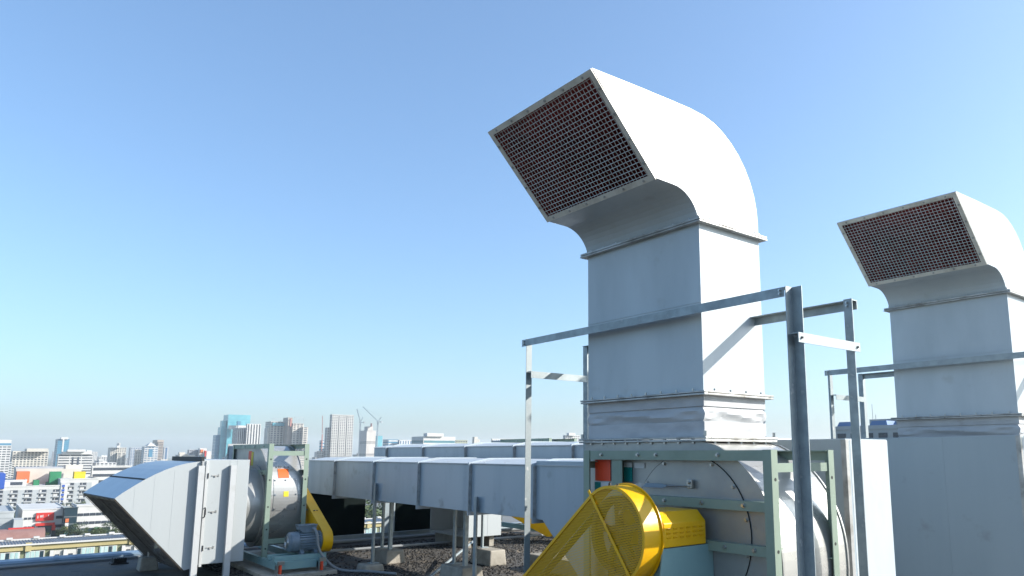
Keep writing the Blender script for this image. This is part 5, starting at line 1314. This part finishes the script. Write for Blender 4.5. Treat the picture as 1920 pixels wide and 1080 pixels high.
# rows of distant blocks
rnd = random.Random(21)
fx, fy, rx_, ry_ = -math.sin(HEAD), math.cos(HEAD), math.cos(HEAD), math.sin(HEAD)
for i in range(95):
    d = rnd.uniform(750, 2600); s_ = rnd.uniform(-0.86, 0.06)
    px, py = d * (fx + rx_ * s_), d * (fy + ry_ * s_)
    ht = rnd.uniform(8, 40) * (0.55 + d / 3400)
    w1, w2 = rnd.uniform(14, 45), rnd.uniform(14, 40)
    t = thing('city_block', 'small pale block in the hazy distant rows of the town', 'building', (px, py, ZG), 'hazy distant city blocks')
    m = rnd.choice(('twhite', 'tcream', 'tpaleg', 'tbeige', 'twhite', 'tgrey'))
    bd = MB().box(px - w1, px, py, py + w2, ZG, ZG + ht).build('wall', m, t)
    MB().box(px - w1 * 0.7, px - w1 * 0.3, py + w2 * 0.2, py + w2 * 0.6, ZG + ht + 0.01, ZG + ht + rnd.uniform(1.5, 4)).build('roof_block', m, t)
    w = wall_windows(px - w1, px, py, py + w2, ZG + 2, ZG + ht, rnd.choice(('grid', 'bands', 'grid')), rnd.choice((3.6, 5)), 3.4)
    if w.v: w.build('window_rows', 'twdark', bd, kind='stuff')

# tower cranes
def crane(label, base, jib_tip, cj, m):
    t = thing('tower_crane', label, 'crane', (base[0], base[1], ZG), 'tower cranes')
    x, y, z = base
    ms = MB(); a = 0.9
    for sx in (-a, a):
        for sy in (-a, a): ms.box(x + sx - 0.22, x + sx + 0.22, y + sy - 0.22, y + sy + 0.22, ZG, z)
    h = ZG; fl = 1
    while h < z - 3.5:
        for s in (-a, a):
            ms.bar((x + s, y - a * fl, h), (x + s, y + a * fl, h + 3.5), X_, Vector((0, 0.7, -0.7)), 0.25, 0.25); ms.bar((x - a * fl, y + s, h), (x + a * fl, y + s, h + 3.5), Y_, Vector((0.7, 0, -0.7)), 0.25, 0.25)
        h += 3.5; fl = -fl
    ms.build('mast', m, t)
    def boom(p0, p1, nm, r):
        q = MB(); p0, p1 = Vector(p0), Vector(p1); d = (p1 - p0).normalized(); u = d.cross(Z_).normalized(); w = u.cross(d)
        n = int((p1 - p0).length / 3)
        for (i, j) in ((-r, -r), (r, -r), (0, r)): q.bar(p0 + u * i + w * j, p1 + u * i * 0.4 + w * j * 0.4, u, w, 0.34, 0.34)
        for k in range(n):
            f0, f1 = k / n, (k + 1) / n; sg = -1 if k % 2 else 1
            q.bar(p0.lerp(p1, f0) + u * r * sg * (1 - 0.6 * f0) - w * r, p0.lerp(p1, f1) - u * r * sg * (1 - 0.6 * f1) - w * r, w, u.cross(w), 0.2, 0.2)
            q.bar(p0.lerp(p1, f0) + u * r * sg * (1 - 0.6 * f0) - w * r * (1 - 0.6 * f0), p0.lerp(p1, f1) + w * r * (1 - 0.6 * f1), w, u.cross(w), 0.2, 0.2)
        return q.build(nm, m, t)
    if jib_tip: boom((x, y, z + 2), jib_tip, 'jib', 0.9)
    if cj:
        boom((x, y, z + 1), cj, 'mast_head', 0.7)
        d = Vector((cj[0] - x, cj[1] - y, 0)).normalized()
        MB().bar(Vector((x, y, z + 0.6)), Vector((x, y, z + 0.6)) + d * 9, Z_, d.cross(Z_), 1.0, 1.6).build('counter_jib', m, t)
        c = Vector((x, y, z)) + d * 8; MB().box(c.x - 1.3, c.x + 1.3, c.y - 1.3, c.y + 1.3, c.z - 1.2, c.z + 2.0).build('counterweight', 'tgrey', t)
        MB().box(x - 1.5, x + 1.5, y - 1.5, y + 1.5, z, z + 2.2).build('cab', m, t)
        MB().tube([Vector(jib_tip), Vector(cj)], 0.12, 4).build('pendant_line', m, t)
    return t
crane('pale crane with steep short jib left of the unfinished tower', (-1548.3, 661.6, 68.5), (-1554.0, 654.7, 98.9), (-1545.5, 665.3, 80.0), 'tcrane')
crane('pale crane with long raised jib right of the unfinished tower', (-1523.7, 691.4, 69.6), (-1545.6, 664.8, 103.6), (-1519.3, 696.8, 81.0), 'tcrane')
crane('thin pale red mast crane beside the grey condominium', (-1685.2, 629.5, 46.0), (-1686.3, 628.1, 88.0), None, 'tcranered')

# ------------------------------------------------------------------ trees among the shops and behind the terrace
def tree_meshes(seed, m):
    r = random.Random(seed); CUR[0] = (0, 0, 0)
    tr = MB(); tr.cyl((0, 0, 0), Z_, 0.035, 0, 0.45, 8, r2=0.02)
    tips = []
    for k in range(7):
        a = r.uniform(0, 6.28); l = r.uniform(0.16, 0.32); z0 = r.uniform(0.28, 0.45)
        p = Vector((math.cos(a) * l, math.sin(a) * l, z0 + r.uniform(0.15, 0.4))); tips.append(p)
        tr.tube([(0, 0, z0), (p.x * 0.5, p.y * 0.5, (z0 + p.z) / 2 + 0.03), p], 0.012, 5)
    cr = MB()
    clumps = tips + [Vector((r.gauss(0, 0.14), r.gauss(0, 0.14), r.uniform(0.45, 0.92))) for _ in range(11)]
    for c in clumps:
        s = r.uniform(0.09, 0.16)
        for _ in range(85):
            v = Vector((r.gauss(0, 1), r.gauss(0, 1), r.gauss(0, 0.8))).normalized() * s * r.uniform(0.55, 1.1)
            p = c + v; n = (v.normalized() + Vector((r.uniform(-.6, .6), r.uniform(-.6, .6), r.uniform(-.2, .8)))).normalized()
            u = n.orthogonal().normalized(); w = n.cross(u); q = r.uniform(0.012, 0.028)
            cr.add([p + u * q, p + w * q * 0.7, p - u * q, p - w * q * 0.7], [(0, 1, 2, 3)])
    a = tr.build('trunk', 'bark'); c = cr.build('crown', m)
    ms = (a.data, c.data); bpy.data.objects.remove(a); bpy.data.objects.remove(c)
    return ms
TV = [tree_meshes(1, 'leaf'), tree_meshes(2, 'leaf2'), tree_meshes(3, 'leaf')]
rnd = random.Random(4)
def tree(x, y, h, label, k):
    t = thing('tree', label, 'tree', (x, y, ZG), 'trees of the town')
    for nm, me in zip(('trunk', 'crown'), TV[k % 3]):
        o = bpy.data.objects.new(nm, me); COL.objects.link(o); o.parent = t
    t.scale = (h * 1.15, h * 1.15, h); t.rotation_euler = (0, 0, rnd.uniform(0, 6.28))
spots = [(-330, 4.5, 15, 'dark street tree at the left picture edge by the shed'), (-430, 26.5, 7, 'low tree in front of the red sign shop'), (-428, 29.5, 6, 'small round tree below the red shop sign'),
         (-420, 38, 9, 'street tree left of the dark glass atrium'), (-415, 43, 10, 'tall street tree in front of the dark glass atrium'), (-412, 47.5, 8, 'street tree right of the dark glass atrium'),
         (-405, 50, 9, 'street tree before the white banded shop wing'), (-408, 54, 10, 'street tree left of the green shop panel'), (-400, 57, 8, 'street tree beside the green shop panel'),
         (-395, 61, 9, 'pale street tree next to the hood mouth'), (-600, 20, 9, 'garden tree left under the balcony slab'), (-600, 30, 8, 'garden tree under the middle of the balcony slab'),
         (-595, 41, 8, 'garden tree under the right of the balcony slab'), (-590, 52, 10, 'garden tree beside the blue squared stair strip'), (-585, 60, 11, 'garden tree in front of the slab wing'), (-580, 66, 9, 'garden tree next to the hood tip'),
         (-240, 101, 26, 'tall leafy tree seen through the gap under the duct'), (-262, 114, 25, 'leafy tree behind the tall one in the duct gap'), (-228, 88, 22, 'leafy tree left in the gap under the duct'), (-300, 131, 27, 'far leafy tree in the gap under the duct')]
for i, (x, y, h, l) in enumerate(spots): tree(x, y, h, l, i)
b = MB(); r = random.Random(9)
for i in range(2600):
    x, y = r.uniform(-640, -455), r.uniform(-10, 110); s = r.uniform(0.5, 1.6); z = ZG + r.uniform(0.3, 2.6)
    a = r.uniform(0, 6.28); u = Vector((math.cos(a), math.sin(a), r.uniform(-.5, .5))); w = Vector((-math.sin(a) * .6, math.cos(a) * .6, r.uniform(.3, 1)))
    p = Vector((x, y, z)); b.add([p + u * s, p + w * s, p - u * s, p - w * s], [(0, 1, 2, 3)])
CUR[0] = (0, 0, 0)
tag(b.build('shrubbery', 'leaf2'), 'low green shrubbery between the slab block and the shops', 'shrubs', kind='stuff')

# parked cars on the shop street
def car(x, y, m, label):
    t = thing('parked_car', label, 'car', (x, y, ZG + 0.008), 'cars on the shop street')
    z = ZG + 0.008
    MB().prism([(y - 2.1, z + 0.3), (y + 2.1, z + 0.3), (y + 2.1, z + 0.75), (y + 1.2, z + 0.92), (y - 1.5, z + 0.92), (y - 2.1, z + 0.8)], 'x', x - 0.85, x + 0.85).build('body', m, t, bevel=0.08)
    MB().prism([(y - 1.4, z + 0.93), (y + 1.05, z + 0.93), (y + 0.5, z + 1.45), (y - 0.95, z + 1.45)], 'x', x - 0.72, x + 0.72).build('cabin', 'tdarkglass', t, bevel=0.06)
    for dy in (-1.3, 1.3):
        for dx in (-0.8, 0.8): MB().cyl((x + dx, y + dy, z + 0.32), X_, 0.32, -0.1, 0.1, 14).build('wheel', 'dark', t)
car(-427, 33, 'twhite', 'white car parked below the red sign shop'); car(-428, 40, 'tgrey', 'grey car in front of the glass atrium')
car(-427, 46, 'twhite', 'white car right of the glass atrium'); car(-428, 52, 'tdarkglass', 'dark car before the banded shop wing')

# ------------------------------------------------------------------ haze over the town
b = MB(); b.box(-9100, 9100, -9100, 9100, ZG - 2, 170)
hz = b.build('haze', 'ground')
hm = bpy.data.materials.new('haze'); hm.use_nodes = True
nt = hm.node_tree; nt.nodes.remove(nt.nodes['Principled BSDF'])
pv = nt.nodes.new('ShaderNodeVolumePrincipled')
pv.inputs['Color'].default_value = (0.92, 0.97, 1.0, 1); pv.inputs['Density'].default_value = 0.00009; pv.inputs['Anisotropy'].default_value = 0.2
nt.links.new(pv.outputs[0], nt.nodes['Material Output'].inputs['Volume'])
hz.data.materials.clear(); hz.data.materials.append(hm)
tag(hz, 'pale bluish haze over the town', 'haze', kind='stuff')
